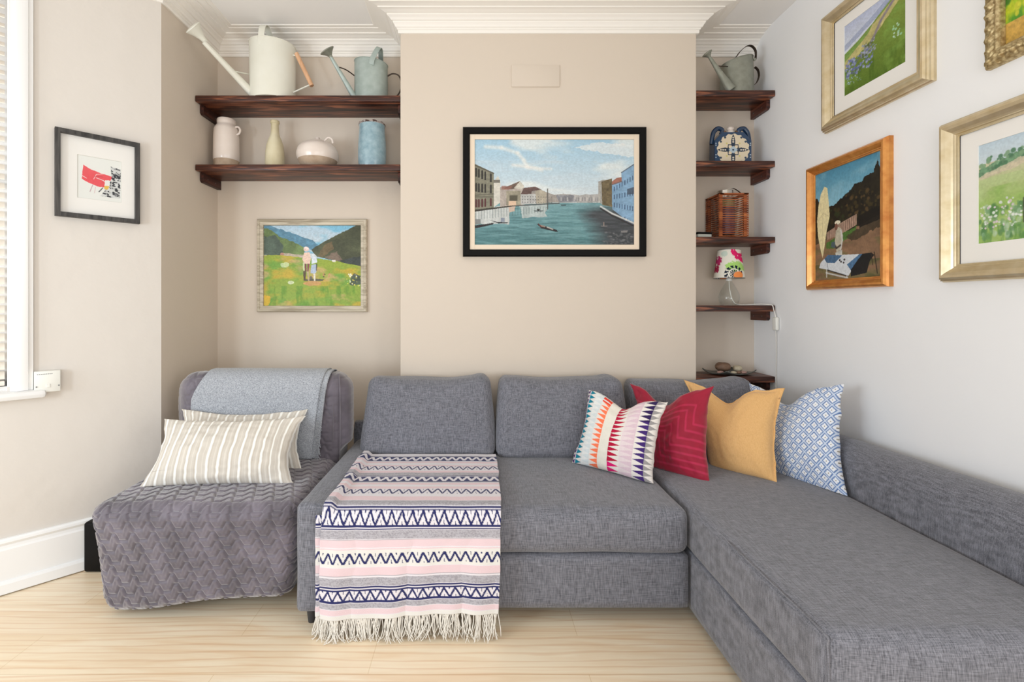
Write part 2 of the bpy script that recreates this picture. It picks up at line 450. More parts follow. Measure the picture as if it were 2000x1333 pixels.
# bay wall with a window opening: s from 0 to 2.2, opening from .545
W0, W1, WZ0, WZ1 = .565, 1.55, .90, 2.75
def baybox(mb, s0, s1, z0, z1, o0, o1, bev=0):
    a = [bay(s0, z0, o0), bay(s1, z0, o0), bay(s1, z0, o1), bay(s0, z0, o1)]
    M4 = Matrix(((BAYD.x, BAYN.x, 0, BAY0.x), (BAYD.y, BAYN.y, 0, BAY0.y), (0, 0, 1, 0), (0, 0, 0, 1)))
    return mb.box((s0, o0, z0), (s1, o1, z1), bev, 2, M4)
wb = MB()
baybox(wb, 0, W0, 0, CEIL, -.14, 0); baybox(wb, W1, 2.2, 0, CEIL, -.14, 0)
baybox(wb, W0, W1, 0, WZ0, -.14, 0); baybox(wb, W0, W1, WZ1, CEIL, -.14, 0)
struct('wall_left', wb, M['bay'])

# cornice, swept with mitred corners
def sweep(path, prof, name, mat):
    n = len(path); V = []; Fc = []
    nor = []
    for i in range(n - 1):
        d = (Vector(path[i + 1]) - Vector(path[i])).normalized(); nor.append(Vector((d.y, -d.x)))
    for i in range(n):
        if i == 0: m = nor[0]
        elif i == n - 1: m = nor[-1]
        else:
            s = (nor[i - 1] + nor[i]).normalized(); m = s / s.dot(nor[i])
        for q, z in prof: V.append((path[i][0] + m.x * q, path[i][1] + m.y * q, z))
    k = len(prof)
    for i in range(n - 1):
        for j in range(k - 1): Fc.append((i * k + j, (i + 1) * k + j, (i + 1) * k + j + 1, i * k + j + 1))
    o = mk(name, V, Fc, mat, None, False); o['kind'] = 'structure'; return o
Z0 = 2.850
cprof = [(0, Z0), (.010, Z0), (.012, Z0 + .004), (.012, Z0 + .017), (.018, Z0 + .020), (.018, Z0 + .026), (.026, Z0 + .030), (.030, Z0 + .040),
         (.038, Z0 + .050), (.038, Z0 + .056), (.046, Z0 + .058), (.055, Z0 + .068), (.068, Z0 + .076), (.068, Z0 + .082), (.078, Z0 + .083),
         (.095, Z0 + .088), (.112, Z0 + .090), (.112, Z0 + .096), (.122, Z0 + .097), (.140, Z0 + .099), (.152, Z0 + .099), (.152, Z0 + .103), (.176, Z0 + .103), (.180, CEIL)]
bb = bay(2.2, 0)
sweep([(bb.x, bb.y), (XL, 2.504), (XL, YB), (XC0, YB), (XC0, YC), (XC1, YC), (XC1, YB), (XR, YB)], cprof, 'trim_1', M['plaster'])

# skirting boards
sk = [(0, .238), (.012, .238), (.018, .232), (.020, .222), (.014, .210), (.016, .198), (.020, .190), (.020, .058), (.028, .056), (.034, .046), (.036, .006), (.0, .006)]
sweep([(bb.x, bb.y), (XL, 2.504)], sk, 'baseboard_left', M['gloss_white'])
sweep([(XL, 2.51), (XL, YB), (XC0, YB), (XC0, YC), (XC1, YC), (XC1, YB), (XR, YB)], [(0, .2), (.012, .2), (.016, .19), (.016, .006), (0, .006)], 'baseboard_back', M['gloss_white'])
sweep([(XR, YB - .02), (XR, .45)], [(0, .2), (.012, .2), (.016, .19), (.016, .006), (0, .006)], 'baseboard_right', M['gloss_white'])

# window: casing, sash, glass, sill
win = MB(); baybox(win, W0 - .072, W0 + .004, WZ0 - .02, WZ1 + .07, -.002, .016, .003)
baybox(win, W0 - .056, W0 - .012, WZ0 - .02, WZ1 + .05, .012, .026, .004)
baybox(win, W1 - .004, W1 + .072, WZ0 - .02, WZ1 + .07, -.002, .016, .003)
baybox(win, W0 - .072, W1 + .072, WZ1 - .004, WZ1 + .07, -.002, .016, .003)
wo = struct('window_1', win, M['gloss_white'], True)
f = MB(); baybox(f, W0, W0 + .045, WZ0, WZ1, -.12, -.07, .004); baybox(f, W1 - .045, W1, WZ0, WZ1, -.12, -.07, .004)
baybox(f, W0, W1, WZ0, WZ0 + .06, -.12, -.07, .004); baybox(f, W0, W1, WZ1 - .05, WZ1, -.12, -.07, .004); baybox(f, W0, W1, 1.80, 1.84, -.12, -.07, .004)
baybox(f, W0, W0 + .012, WZ0, WZ1, -.07, 0, .002); baybox(f, W1 - .012, W1, WZ0, WZ1, -.07, 0, .002)
f.build('window_frame', M['gloss_white'], wo)
g = MB(); baybox(g, W0 + .04, W1 - .04, WZ0 + .05, WZ1 - .04, -.098, -.094); g.build('window_pane', M['glass'], wo, False)
s_ = MB(); baybox(s_, W0 - .115, W1 + .11, WZ0 - .058, WZ0 - .02, -.02, .05, .016); baybox(s_, W0 + .01, W1, WZ0 - .02, WZ0 + .002, -.07, .0, .002)
s_.build('window_sill', M['gloss_white'], wo)
# venetian blind hung inside the opening
br = empty('venetian_blind', bay(W0 + .05, WZ1 - .05, -.03), 0, 'cream wooden venetian blind with tilted slats hanging in the bay window', 'blind')
M4 = Matrix(((BAYD.x, BAYN.x, 0, BAY0.x), (BAYD.y, BAYN.y, 0, BAY0.y), (0, 0, 1, 0), (0, 0, 0, 1)))
iv = Matrix.Translation(-br.location)
sl = MB(); k = 0; z = WZ0 + .05
while z < WZ1 - .07:
    T = iv @ M4 @ Matrix.Translation((0, -.036, z)) @ Matrix.Rotation(R(-38), 4, 'X')
    sl.box((W0 + .02, -.024, -.0016), (W1 - .02, .024, .0016), 0, 1, T); z += .042
M['slat'] = pm('cream_slat', rgb(238, 230, 218), .5)
sl.build('slat', M['slat'], br, False)
hd = MB().box((W0 + .014, -.062, WZ1 - .06), (W1 - .014, -.008, WZ1 - .004), .003, 2, iv @ M4); hd.build('headrail', M['slat'], br)
rl = MB().box((W0 + .02, -.06, WZ0 + .006), (W1 - .02, -.012, WZ0 + .026), .003, 2, iv @ M4); rl.build('bottom_rail', M['slat'], br)
for sx in (W0 + .12, W1 - .15): MB().tube([iv @ M4 @ Vector((sx, -.008, WZ0 + .02)), iv @ M4 @ Vector((sx, -.008, WZ1 - .05))], .0015, 6).build('ladder_cord', M['cord'], br)

# painted cover plate on the chimney breast
vp = MB().box((.207, YC - .008, 2.539), (.488, YC + .001, 2.667), .003, 2)
tag(vp.build('vent_cover', M['beige']), 'beige painted blank vent cover plate high on the chimney breast', 'vent cover')

# telephone socket beside the window
so = empty('wall_socket', bay(.447, .913, 0), 0, 'square cream plastic wall socket beside the window sill', 'socket')
iv = Matrix.Translation(-so.location)
MB().box((.402, 0.0005, .866), (.492, .034, .962), .003, 2, iv @ M4).build('socket_box', M['plastic'], so)
for q in (.408, .484): MB().lathe([(0, .0), (.003, 0), (.003, .0015), (0, .0015)], iv @ M4 @ Vector((q, .0345, .893)), 12, (M4.to_3x3() @ Matrix.Rotation(R(-90), 3, 'X')).to_4x4()).build('screw', M['brush_steel'], so)
sw = MB().box((.438, .034, .887), (.452, .037, .903), .001, 1, iv @ M4); sw.build('port', M['plastic'], so)
ln = MB()
for i in range(9): ln.box((.430 + i * .006, .0338, .947), (.434 + i * .006, .0343, .950), 0, 1, iv @ M4)
ln.build('embossed_line', M['brush_steel'], so, False)

# black panel on the floor between skirting and chair
bp_ = MB().box((-1.85, 2.24, .002), (-1.60, 2.30, .236), .012, 3)
tag(bp_.build('black_panel', M['black']), 'black board standing on the floor between skirting board and quilted chair', 'board')

# ------------------------------------------------------------------ shelves
def shelf(x0, x1, ztop, yf, label, group):
    r = empty('wall_shelf', ((x0 + x1) / 2, YB, ztop), 0, label, 'shelf', group)
    L = r.location
    th = .036
    rnd = random.Random(int(ztop * 100))
    b = MB().box((x0 + .003, yf, ztop - th), (x1 - .003, YB - .002, ztop), .004, 2, Matrix.Translation(-L))
    b.v = [(x, y + (.0015 * math.sin(x * 31 + ztop * 9) if y < -.1 else 0), z) for x, y, z in b.v]
    b.build('board', M['shelf'], r)
    for xa, xb in ((x0 + .0015, x0 + .024), (x1 - .024, x1 - .0015)):
        q = MB(); y0 = yf + .052
        q.prism([(0, 0)] * 0 + [(y0, ztop - th - .0005), (YB - .002, ztop - th - .0005), (YB - .002, ztop - th - .056), (y0 + .012, ztop - th - .056), (y0, ztop - th - .046)], 0, 1)
        q.v = [(xa + (xb - xa) * y - L.x, x - L.y, z - L.z) for x, y, z in q.v]
        br_ = q.build('bracket', M['bracket'], r)
        xs = xb if xa < (x0 + x1) / 2 else xa
        for yy in (y0 + .045, y0 + .13):
            MB().lathe([(0, -.001), (.004, -.001), (.004, .001), (0, .001)], Vector((xs, yy, ztop - th - .03)) - L, 10, Matrix.Rotation(R(90), 4, 'Y')).build('screw', M['brush_steel'], br_)
    return r
gl = 'dark wooden shelves in the left alcove'; gr = 'dark wooden shelves in the right alcove'
shelf(XL, XC0, 2.497, 2.80, 'long dark wooden shelf carrying two watering cans in left alcove', gl)
shelf(XL, XC0, 2.091, 2.80, 'long dark wooden shelf carrying jug, bottle, pot and blue jar', gl)
for z, t in ((2.541, 'short dark wooden shelf under the small watering can, top of the right alcove'),
             (2.121, 'short dark wooden shelf under the blue and white tile ornament'),
             (1.669, 'short dark wooden shelf under the cane lantern'),
             (1.260, 'short dark wooden shelf under the small floral table lamp'),
             (.837, 'short dark wooden shelf under the black dish of stones, lowest in the right alcove')):
    shelf(XC1, XR, z, 2.83, t, gr)
SL1, SL2 = 2.497, 2.091

# ------------------------------------------------------------------ things on the left shelves
def sheared_can(mb, r0, r1, h0, h1, n=56, th=.003):
    """open can, rim cut on a slant: h0 at -x, h1 at +x"""
    V = []; Fc = []; lev = 10
    for i in range(lev + 1):
        t = i / lev
        for k in range(n):
            a = 2 * math.pi * k / n; r = r0 + (r1 - r0) * t
            x = r * math.cos(a); hh = h0 + (h1 - h0) * (x / r1 * .5 + .5)
            V.append((x, r * .82 * math.sin(a), hh * t))
    for i in range(lev):
        for k in range(n):
            k2 = (k + 1) % n; Fc.append((i * n + k, i * n + k2, (i + 1) * n + k2, (i + 1) * n + k))
    b = len(V)
    for i in range(lev, -1, -1):
        t = max(i / lev, .02)
        for k in range(n):
            a = 2 * math.pi * k / n; r = r0 + (r1 - r0) * t - th
            x = r * math.cos(a); hh = h0 + (h1 - h0) * (x / r1 * .5 + .5)
            V.append((x, r * .82 * math.sin(a), hh * t))
    for k in range(n):
        k2 = (k + 1) % n; Fc.append((lev * n + k, lev * n + k2, b + k2, b + k))
    for i in range(lev):
        for k in range(n):
            k2 = (k + 1) % n; Fc.append((b + i * n + k, b + i * n + k2, b + (i + 1) * n + k2, b + (i + 1) * n + k))
    Fc.append(tuple(range(n))[::-1]); Fc.append(tuple(b + lev * n + k for k in range(n)))
    mb.add(V, Fc)
    # rolled rim and base seam
    for i, rr in ((lev, .0028), (0, .002)):
        pts = [V[i * n + k] for k in range(n)]; mb.tube(pts + [pts[0], pts[1]], rr, 6, False)
    return mb

def rose(mb, p, d, r, ln, r0):
    """sprinkler head: cone opening along d with a slightly domed face"""
    d = Vector(d).normalized(); q = d.to_track_quat('Z', 'Y').to_matrix().to_4x4()
    mb.lathe([(r0, -ln), (r0 * 1.15, -ln * .75), (r * .6, -ln * .35), (r * .95, -ln * .05), (r, 0), (r * .96, .004), (r * .6, .008), (0.0005, .010)], p, 32, q)

# large cream can
o = empty('watering_can', (-1.237, 2.895, SL1), 0, 'large cream enamel watering can with long spout on the top left shelf', 'watering can')
B = lambda v: Vector(v) - o.location
sheared_can(MB(), .133, .135, .350, .332).build('body', M['enamel'], o)
rp = P(386, 62, 2.62); rq = P(398, 82, 2.635)
sp = MB().tube([B((-1.335, 2.865, SL1 + .03)), B((-1.352, 2.86, SL1 + .045)), B(rq.lerp(Vector((-1.352, 2.86, SL1 + .045)), .5)), B(rq)], [.026, .024, .017, .013], 18)
sp.build('spout', M['enamel'], o)
d = (rp - Vector((-1.352, 2.86, SL1 + .045))).normalized()
ro = MB(); rose(ro, B(P(377, 54, 2.615)), d, .047, .085, .013); ro.build('rose', M['enamel'], o)
MB().tube([B(P(456, 139, 2.77)), B((-1.36, 2.87, SL1 + .155))], .004, 8).build('brace', M['enamel'], o)
MB().strap(bez([(-.02, -.106, .29), (-.02, -.108, .36), (-.018, -.09, .412), (-.015, -.05, .424), (-.015, .02, .38), (-.01, .09, .33)], 8), .036, .004, (1, 0, 0)).build('top_handle', M['enamel'], o)
MB().tube([(.130, -.02, .275), (.158, -.02, .272)], .005, 8).build('back_bracket', M['enamel'], o)
MB().tube([(.132, -.02, .05), (.238, -.02, .098)], .0045, 8).build('back_bracket', M['enamel'], o)
MB().tube([(.152, -.02, .285), (.245, -.02, .09)], .013, 14).build('grip', M['pine'], o)

# middle galvanised can
o = empty('watering_can', (-.646, 2.93, SL1), 0, 'pale blue-green galvanised watering can with round rose beside chimney breast', 'watering can')
B = lambda v: Vector(v) - o.location
sheared_can(MB(), .102, .101, .262, .238).build('body', M['galv'], o)
a = Vector((-.735, 2.90, SL1 + .02)); b = P(646, 111, 2.80)
MB().tube([B(a), B(a.lerp(b, .5)), B(b)], [.019, .014, .0095], 16).build('spout', M['galv'], o)
ro = MB(); dd = (b - a).normalized(); rose(ro, B(b + dd * .036), dd + Vector((.0, .0, -.05)), .045, .04, .010); ro.build('rose', M['galv2'], o)
MB().tube(bez([B(P(657, 130, 2.82)), B(P(675, 136, 2.86)), B(Vector((-.745, 2.92, SL1 + .172)))], 6), .0035, 8).build('brace', M['wire'], o)
MB().strap(bez([(.020, -.083, .205), (.028, -.088, .24), (.060, -.085, .300), (.068, -.06, .308), (.060, .0, .27), (.045, .07, .24)], 8), .030, .003, (1, 0, -.35)).build('top_handle', M['galv'], o)
MB().tube(bez([(.100, .0, .175), (.135, .0, .19), (.172, .0, .175), (.186, .0, .12), (.165, .0, .06), (.100, .0, .012)], 8), .0045, 8).build('back_handle', M['wire'], o)

def lathed(name, x, y, z, prof, mat, label, cat, n=48):
    o = empty(name, (x, y, z), 0, label, cat); MB().lathe(prof, (0, 0, 0), n).build('body', mat, o, True, 60); return o

# tall white jug
o = empty('jug', (-1.537, 2.93, SL2), 0, 'tall white glazed jug with bare stoneware foot and small loop handle', 'jug')
MB().lathe([(.0005, .0), (.066, 0), (.070, .006), (.0705, .03), (.071, .058)]).build('foot', M['stone'], o)
MB().lathe([(.071, .058), (.0735, .062), (.0735, .10), (.0725, .20), (.070, .245), (.062, .265), (.053, .275), (.052, .283), (.053, .290), (.053, .306), (.050, .312), (.046, .308), (.045, .27), (.06, .24), (.06, .06), (.0005, .05)]).build('body', M['ceramic'], o)
MB().tube(bez([(.058, -.01, .262), (.078, -.01, .264), (.090, -.01, .246), (.084, -.01, .224), (.068, -.01, .216)], 6), .0065, 12).build('handle', M['ceramic'], o)
# bottle
o = empty('bottle', (-1.238, 2.93, SL2), 0, 'slender olive and cream glazed bottle between white jug and round pot', 'bottle')
MB().lathe([(.0005, 0), (.054, 0), (.056, .006), (.057, .05), (.056, .10), (.050, .15), (.040, .185), (.029, .210), (.024, .235), (.0225, .285)]).build('body', M['bottle'], o)
MB().lathe([(.0225, .285), (.027, .289), (.028, .297), (.026, .304), (.021, .306), (.018, .30), (.018, .26)]).build('rim', M['bottle'], o)
# round pot with lid
o = empty('lidded_pot', (-.972, 2.92, SL2), 0, 'squat round white pot with bare stoneware base on left shelf', 'pot')
MB().lathe([(.0005, 0), (.072, 0), (.082, .006), (.104, .032), (.116, .056)]).build('base', M['stone'], o)
MB().lathe([(.116, .056), (.1235, .075), (.1245, .098), (.118, .124), (.100, .148), (.074, .162), (.056, .167), (.054, .171), (.050, .172)]).build('body', M['ceramic'], o)
MB().lathe([(.050, .172), (.045, .176), (.020, .180), (.012, .182), (.010, .188), (.014, .194), (.012, .199), (.0005, .201)]).build('lid', M['ceramic'], o)
MB().tube(bez([(.048, -.03, .164), (.075, -.035, .186), (.098, -.035, .176), (.103, -.035, .150)], 6), .0065, 10).build('handle', M['ceramic'], o)
# blue jar
o = empty('jar', (-.640, 2.93, SL2), 0, 'blue crackle-glazed jar with chipped brown rim beside chimney breast', 'jar')
MB().lathe([(.0005, 0), (.074, 0), (.078, .012), (.084, .05), (.0855, .10), (.084, .16), (.079, .225), (.077, .262), (.079, .272)]).build('body', M['blue_glaze'], o)
MB().lathe([(.079, .272), (.0815, .277), (.0805, .283), (.076, .284), (.072, .278), (.070, .25), (.074, .12), (.06, .02)], fn=lambda p: Vector((p.x, p.y, p.z + (.003 * math.sin(math.atan2(p.y, p.x) * 9) if p.z > .275 else 0)))).build('rim', M['rust'], o)

# ------------------------------------------------------------------ things on the right shelves
Z1, Z2, Z3, Z4, Z5 = 2.541, 2.121, 1.669, 1.260, .837
o = empty('watering_can', (1.606, 2.935, Z1), 0, 'small grey zinc watering can with hinged handle on the right alcove shelf', 'watering can')
B = lambda v: Vector(v) - o.location
sheared_can(MB(), .100, .092, .198, .245).build('body', M['galv2'], o)
a = Vector((1.535, 2.87, Z1 + .02)); b = P(1386, 112, 2.86)
MB().tube([B(a), B(a.lerp(b, .4)), B(b)], [.030, .018, .0085], 16).build('spout', M['galv2'], o)
ro = MB(); dd = (b - a).normalized(); rose(ro, B(b + dd * .026), dd, .030, .03, .008); ro.build('rose', M['galv2'], o)
MB().tube([B(P(1401, 129, 2.86)), B((1.545, 2.90, Z1 + .175))], .003, 8).build('brace', M['wire'], o)
MB().strap(bez([(-.045, -.055, .205), (-.01, -.055, .255), (.03, -.055, .288), (.065, -.05, .290), (.090, -.045, .262), (.092, -.04, .215)], 8), .020, .003, (.0, 1, .1)).build('top_handle', M['wire'], o)
MB().strap(bez([(.094, -.03, .175), (.113, -.03, .155), (.119, -.03, .12), (.108, -.03, .085), (.096, -.03, .07)], 8), .018, .003, (0, 1, 0)).build('back_handle', M['wire'], o)
MB().lathe([(0.0005, -.003), (.009, -.003), (.009, .003), (.0005, .003)], (.085, -.045, .213), 14, Matrix.Rotation(R(90), 4, 'X')).build('hinge', M['galv2'], o)

# ------------------------------------------------------------------ painting by numbers
class Art:
    """small raster painted with shapes and brush noise; y runs down, 0..1"""
    def __init__(s, w, h, asp, bg):
        s.w, s.h = w, h; s.asp = asp
        s.X, s.Y = np.meshgrid((np.arange(w) + .5) / w, (np.arange(h) + .5) / h)
        s.c = np.zeros((h, w, 3)); s.c[:] = np.array(bg) / 255.
    def n(s, fx, fy, seed, o=4): return fbm(s.X * fx, s.Y * fy, seed, o)
    def put(s, m, col, a=1.0, var=0, vf=(40, 40), seed=1):
        m = np.clip(np.asarray(m, float), 0, 1)[..., None] * a
        c = np.array(col, float) / 255.
        if var: c = c[None, None, :] * (1 + var * (s.n(vf[0], vf[1], seed)[..., None] - .5) * 2)
        s.c = s.c * (1 - m) + c * m
    def grad(s, m, y0, c0, y1, c1):
        t = np.clip((s.Y - y0) / (y1 - y0), 0, 1)[..., None]
        c = (np.array(c0) * (1 - t) + np.array(c1) * t) / 255.
        m = np.clip(np.asarray(m, float), 0, 1)[..., None]; s.c = s.c * (1 - m) + c * m
    def inpoly(s, pts, jit=0, seed=3):
        X, Y = s.X, s.Y
        if jit:
            X = X + jit * (s.n(26, 26, seed) - .5); Y = Y + jit * s.asp * (s.n(26, 26, seed + 9) - .5)
        r = np.zeros(X.shape, bool); n = len(pts)
        for i in range(n):
            x1, y1 = pts[i]; x2, y2 = pts[(i + 1) % n]
            if y1 == y2: continue
            c = ((y1 > Y) != (y2 > Y)) & (X < (x2 - x1) * (Y - y1) / (y2 - y1) + x1); r ^= c
        return r
    def poly(s, pts, col, a=1, var=0, vf=(40, 40), seed=1, jit=0): s.put(s.inpoly(pts, jit, seed), col, a, var, vf, seed)
    def ell(s, cx, cy, rx, ry, col, a=1, var=0, jit=0, seed=2):
        d = ((s.X - cx) / rx) ** 2 + ((s.Y - cy) / ry) ** 2 + jit * (s.n(30, 30, seed) - .5)
        s.put(d < 1, col, a, var)
    def line(s, pts, wd, col, a=1):
        for (x1, y1), (x2, y2) in zip(pts, pts[1:]):
            dx, dy = x2 - x1, (y2 - y1) / s.asp; L = dx * dx + dy * dy + 1e-12
            t = np.clip(((s.X - x1) * dx + ((s.Y - y1) / s.asp) * dy) / L, 0, 1)
            d = np.hypot(s.X - x1 - t * dx, (s.Y - y1) / s.asp - t * dy)
            s.put(np.clip(1.2 - d / wd, 0, 1) * 1.0, col, a)
    def dabs(s, n, box, r, cols, seed, asp=1, a=.9):
        rs = random.Random(seed); x0, y0, x1, y1 = box
        for _ in range(n):
            cx, cy = rs.uniform(x0, x1), rs.uniform(y0, y1); q = r * rs.uniform(.5, 1.4)
            i0, i1 = int(max(0, (cy - q * s.asp * asp) * s.h)), int(min(s.h, (cy + q * s.asp * asp) * s.h + 2))
            j0, j1 = int(max(0, (cx - q) * s.w)), int(min(s.w, (cx + q) * s.w + 2))
            if i1 <= i0 or j1 <= j0: continue
            d = ((s.X[i0:i1, j0:j1] - cx) / q) ** 2 + ((s.Y[i0:i1, j0:j1] - cy) / (q * s.asp * asp)) ** 2
            m = (np.clip(1.5 - d, 0, 1) * a)[..., None]
            s.c[i0:i1, j0:j1] = s.c[i0:i1, j0:j1] * (1 - m) + np.array(rs.choice(cols)) / 255. * m
    def grain(s, amt, fx, fy, seed): s.c *= (1 + amt * (s.n(fx, fy, seed)[..., None] - .5) * 2)
    def panel(s, name, wd, hd, y, mat, parent, cx=0, cz=0):
        """upright rectangle wd x hd centred on (cx, cz) facing -y"""
        c = np.clip(s.c, 0, 1)
        xs = np.linspace(-wd / 2, wd / 2, s.w); zs = np.linspace(hd / 2, -hd / 2, s.h)
        XX, ZZ = np.meshgrid(xs + cx, zs + cz)
        V = np.stack([XX, np.full_like(XX, y), ZZ], -1).reshape(-1, 3)
        return mk(name, V, gridfaces(s.h, s.w), mat, parent, False, c.reshape(-1, 3))

def art_canal():
    A = Art(560, 370, 1.51, (200, 214, 222))
    A.grad(A.Y < .6, 0, (158, 194, 216), .58, (206, 214, 218))
    cl = A.n(3, 6, 11); A.put(np.clip((cl - .47) * 5, 0, 1) * (A.Y < .6), (222, 226, 224), .8)
    A.line([(.07, .07), (.17, .08), (.27, .13), (.31, .2), (.33, .26), (.42, .29)], .016, (232, 230, 224), .6)
    A.line([(.24, .24), (.34, .27), (.48, .28)], .012, (230, 226, 220), .5)
    A.poly([(.62, .08), (.8, .03), (1, .06), (1, .17), (.78, .12)], (232, 230, 226), .6, jit=.03)
    A.put(np.clip((A.n(4, 14, 5) - .55) * 5, 0, 1) * (A.Y < .55) * (A.Y > .2), (196, 208, 216), .5)
    # water
    A.grad(A.Y >= .6, .6, (118, 158, 164), 1, (74, 116, 120))
    A.put((A.Y > .6) * np.clip((A.n(9, 60, 21) - .45) * 4, 0, 1), (130, 170, 174), .5)
    A.put((A.Y > .6) * np.clip((A.n(12, 90, 22) - .5) * 5, 0, 1), (54, 92, 96), .45)
    sh = np.clip((A.X - .60 - .12 * (A.Y - .6) / .4 + .10 * (A.n(4, 30, 6) - .5)) * 7, 0, 1) * (A.Y > .62) * np.clip((A.Y - .61) * 12, 0, 1)
    A.put(sh, (62, 62, 66), .92, .35, (14, 60), 4)
    A.dabs(70, (.80, .88, .99, .99), .008, [(120, 122, 124), (92, 94, 96)], 5, .5, .6)
    # far shore
    A.poly([(.50, .525), (.56, .515), (.62, .52), (.66, .53), (.7, .52), (.78, .515), (.79, .60), (.5, .60)], (168, 166, 164), 1, .2, (60, 20), jit=.01)
    A.poly([(.5, .53), (.62, .525), (.64, .59), (.5, .595)], (126, 128, 136), .8, .3, (50, 20), jit=.01)
    for i in range(22): A.poly([(.5 + i * .0135, .548), (.505 + i * .0135, .548), (.505 + i * .0135, .585), (.5 + i * .0135, .585)], (112, 112, 116) if i % 3 else (206, 202, 196), .7)
    # left bank houses, reflections first
    A.poly([(0, .66), (.22, .62), (.22, .80), (0, .80)], (196, 198, 196), .95, .1, (70, 6), jit=.02)
    A.poly([(.28, .62), (.45, .61), (.45, .72), (.3, .74)], (186, 190, 188), .8, .15, (80, 6), jit=.03)
    for i in range(26): A.line([(.01 + i * .0175, .64), (.01 + i * .0175, .76 - i * .003)], .0022, (70, 86, 86), .5)
    A.poly([(.21, .62), (.26, .62), (.25, .68), (.22, .69)], (214, 180, 160), .8, jit=.01)
    A.poly([(.16, .45), (.30, .46), (.30, .63), (.16, .64)], (172, 162, 154), 1, .25, (40, 30))
    A.poly([(.19, .455), (.285, .395), (.31, .44), (.31, .47), (.19, .47)], (110, 92, 82), 1, .2)
    A.poly([(.245, .465), (.285, .398), (.31, .44), (.31, .475)], (198, 194, 182), 1, .1)
    A.poly([(.17, .44), (.24, .445), (.22, .475), (.17, .475)], (142, 100, 90), .8, .2)
    A.poly([(.20, .49), (.29, .485), (.29, .62), (.20, .625)], (148, 142, 124), 1, .25, (50, 30))
    A.poly([(.22, .53), (.27, .53), (.27, .58), (.22, .58)], (78, 74, 62), .9)
    A.poly([(.215, .585), (.26, .583), (.26, .625), (.215, .63)], (214, 184, 158), 1)
    A.poly([(.30, .46), (.38, .45), (.45, .50), (.51, .53), (.53, .595), (.30, .615)], (150, 144, 138), 1, .22, (60, 30))
    A.poly([(.29, .52), (.31, .46), (.38, .447), (.42, .475), (.36, .49), (.355, .52)], (104, 82, 78), 1, .25)
    A.poly([(.29, .52), (.385, .515), (.385, .61), (.29, .615)], (178, 178, 176), 1, .12)
    A.poly([(.38, .49), (.41, .475), (.45, .50), (.45, .605), (.39, .61)], (170, 162, 146), 1, .15)
    for r_ in range(3):
        for i in range(14): A.poly([(.298 + i * .0165, .535 + r_ * .026 + i * .001), (.304 + i * .0165, .535 + r_ * .026 + i * .001), (.304 + i * .0165, .549 + r_ * .026), (.298 + i * .0165, .549 + r_ * .026)], (84, 84, 86), .75)
    A.line([(.458, .47), (.458, .66)], .004, (86, 84, 80))
    A.poly([(0, .23), (.122, .318), (.122, .655), (0, .675)], (126, 124, 108), 1, .15, (50, 50))
    A.poly([(0, .235), (.124, .318), (.124, .332), (0, .25)], (92, 88, 76), 1)
    for y0, y1 in ((.53, .50), (.545, .53)): A.line([(0, y0), (.122, y1 + .015)], .0028, (84, 82, 72))
    for r_, (ya, yb, hh) in enumerate(((.275, .345, .075), (.42, .44, .075), (.575, .56, .07))):
        for i, x in enumerate((.005, .022, .043, .062, .097)):
            y = ya + (yb - ya) * x / .12
            A.poly([(x, y), (x + .006, y - .012), (x + .012, y), (x + .012, y + hh), (x, y + hh)], (46, 44, 42) if r_ < 2 else (84, 44, 46), .9)
    A.poly([(.122, .40), (.14, .36), (.148, .345), (.155, .37), (.162, .40), (.16, .60), (.122, .64)], (204, 200, 190), 1, .08)
    A.poly([(.12, .385), (.16, .385), (.16, .41), (.12, .41)], (116, 112, 104), 1)
    A.poly([(.0, .665), (.12, .645), (.24, .625), (.24, .635), (.12, .66), (0, .685)], (60, 58, 52), 1)
    A.line([(.24, .63), (.53, .605)], .004, (72, 72, 72))
    # right bank
    A.poly([(.775, .40), (.80, .385), (.86, .385), (.86, .63), (.79, .61), (.785, .58), (.775, .58)], (158, 156, 150), 1, .2)
    A.poly([(.795, .40), (.86, .37), (.862, .64), (.80, .62)], (104, 92, 68), 1, .3, (60, 40))
    A.poly([(.86, .40), (.89, .365), (.93, .355), (.93, .42), (.86, .43)], (150, 102, 88), 1, .15)
    A.poly([(.86, .435), (.93, .40), (.93, .74), (.862, .66)], (124, 158, 188), 1, .1)
    A.poly([(.92, .315), (1, .235), (1, .80), (.925, .735)], (130, 164, 194), 1, .1)
    A.line([(.92, .315), (1, .235)], .004, (84, 94, 108)); A.line([(.86, .43), (.925, .395)], .003, (92, 92, 98))
    for r_ in range(4):
        for i in range(8):
            x = .872 + i * .0165; yb_ = .45 + r_ * .075 - i * .010 * (1.5 - r_)
            if x < .925 and r_ == 3: continue
            A.poly([(x, yb_), (x + .006, yb_ - .004), (x + .006, yb_ + .04), (x, yb_ + .044)], (58, 78, 108), .8)
    A.poly([(.955, .47), (1, .45), (1, .515), (.955, .525)], (66, 76, 92), .8)
    A.line([(.79, .635), (.86, .70), (.95, .76), (1, .795)], .007, (206, 208, 206))
    A.line([(.79, .655), (.86, .72), (.95, .785), (1, .82)], .006, (44, 42, 44))
    # boats
    A.poly([(.39, .80), (.44, .82), (.515, .855), (.522, .875), (.505, .872), (.42, .842)], (38, 34, 36), 1)
    A.line([(.41, .815), (.44, .825)], .006, (160, 140, 128)); A.line([(.455, .83), (.49, .85)], .005, (190, 184, 176)); A.line([(.40, .80), (.42, .83)], .004, (90, 40, 40))
    A.poly([(0, .815), (.12, .79), (.13, .775), (.115, .805), (.03, .835), (0, .84)], (44, 40, 42), 1)
    A.poly([(.005, .755), (.04, .755), (.04, .80), (.005, .805)], (120, 124, 124), .9)
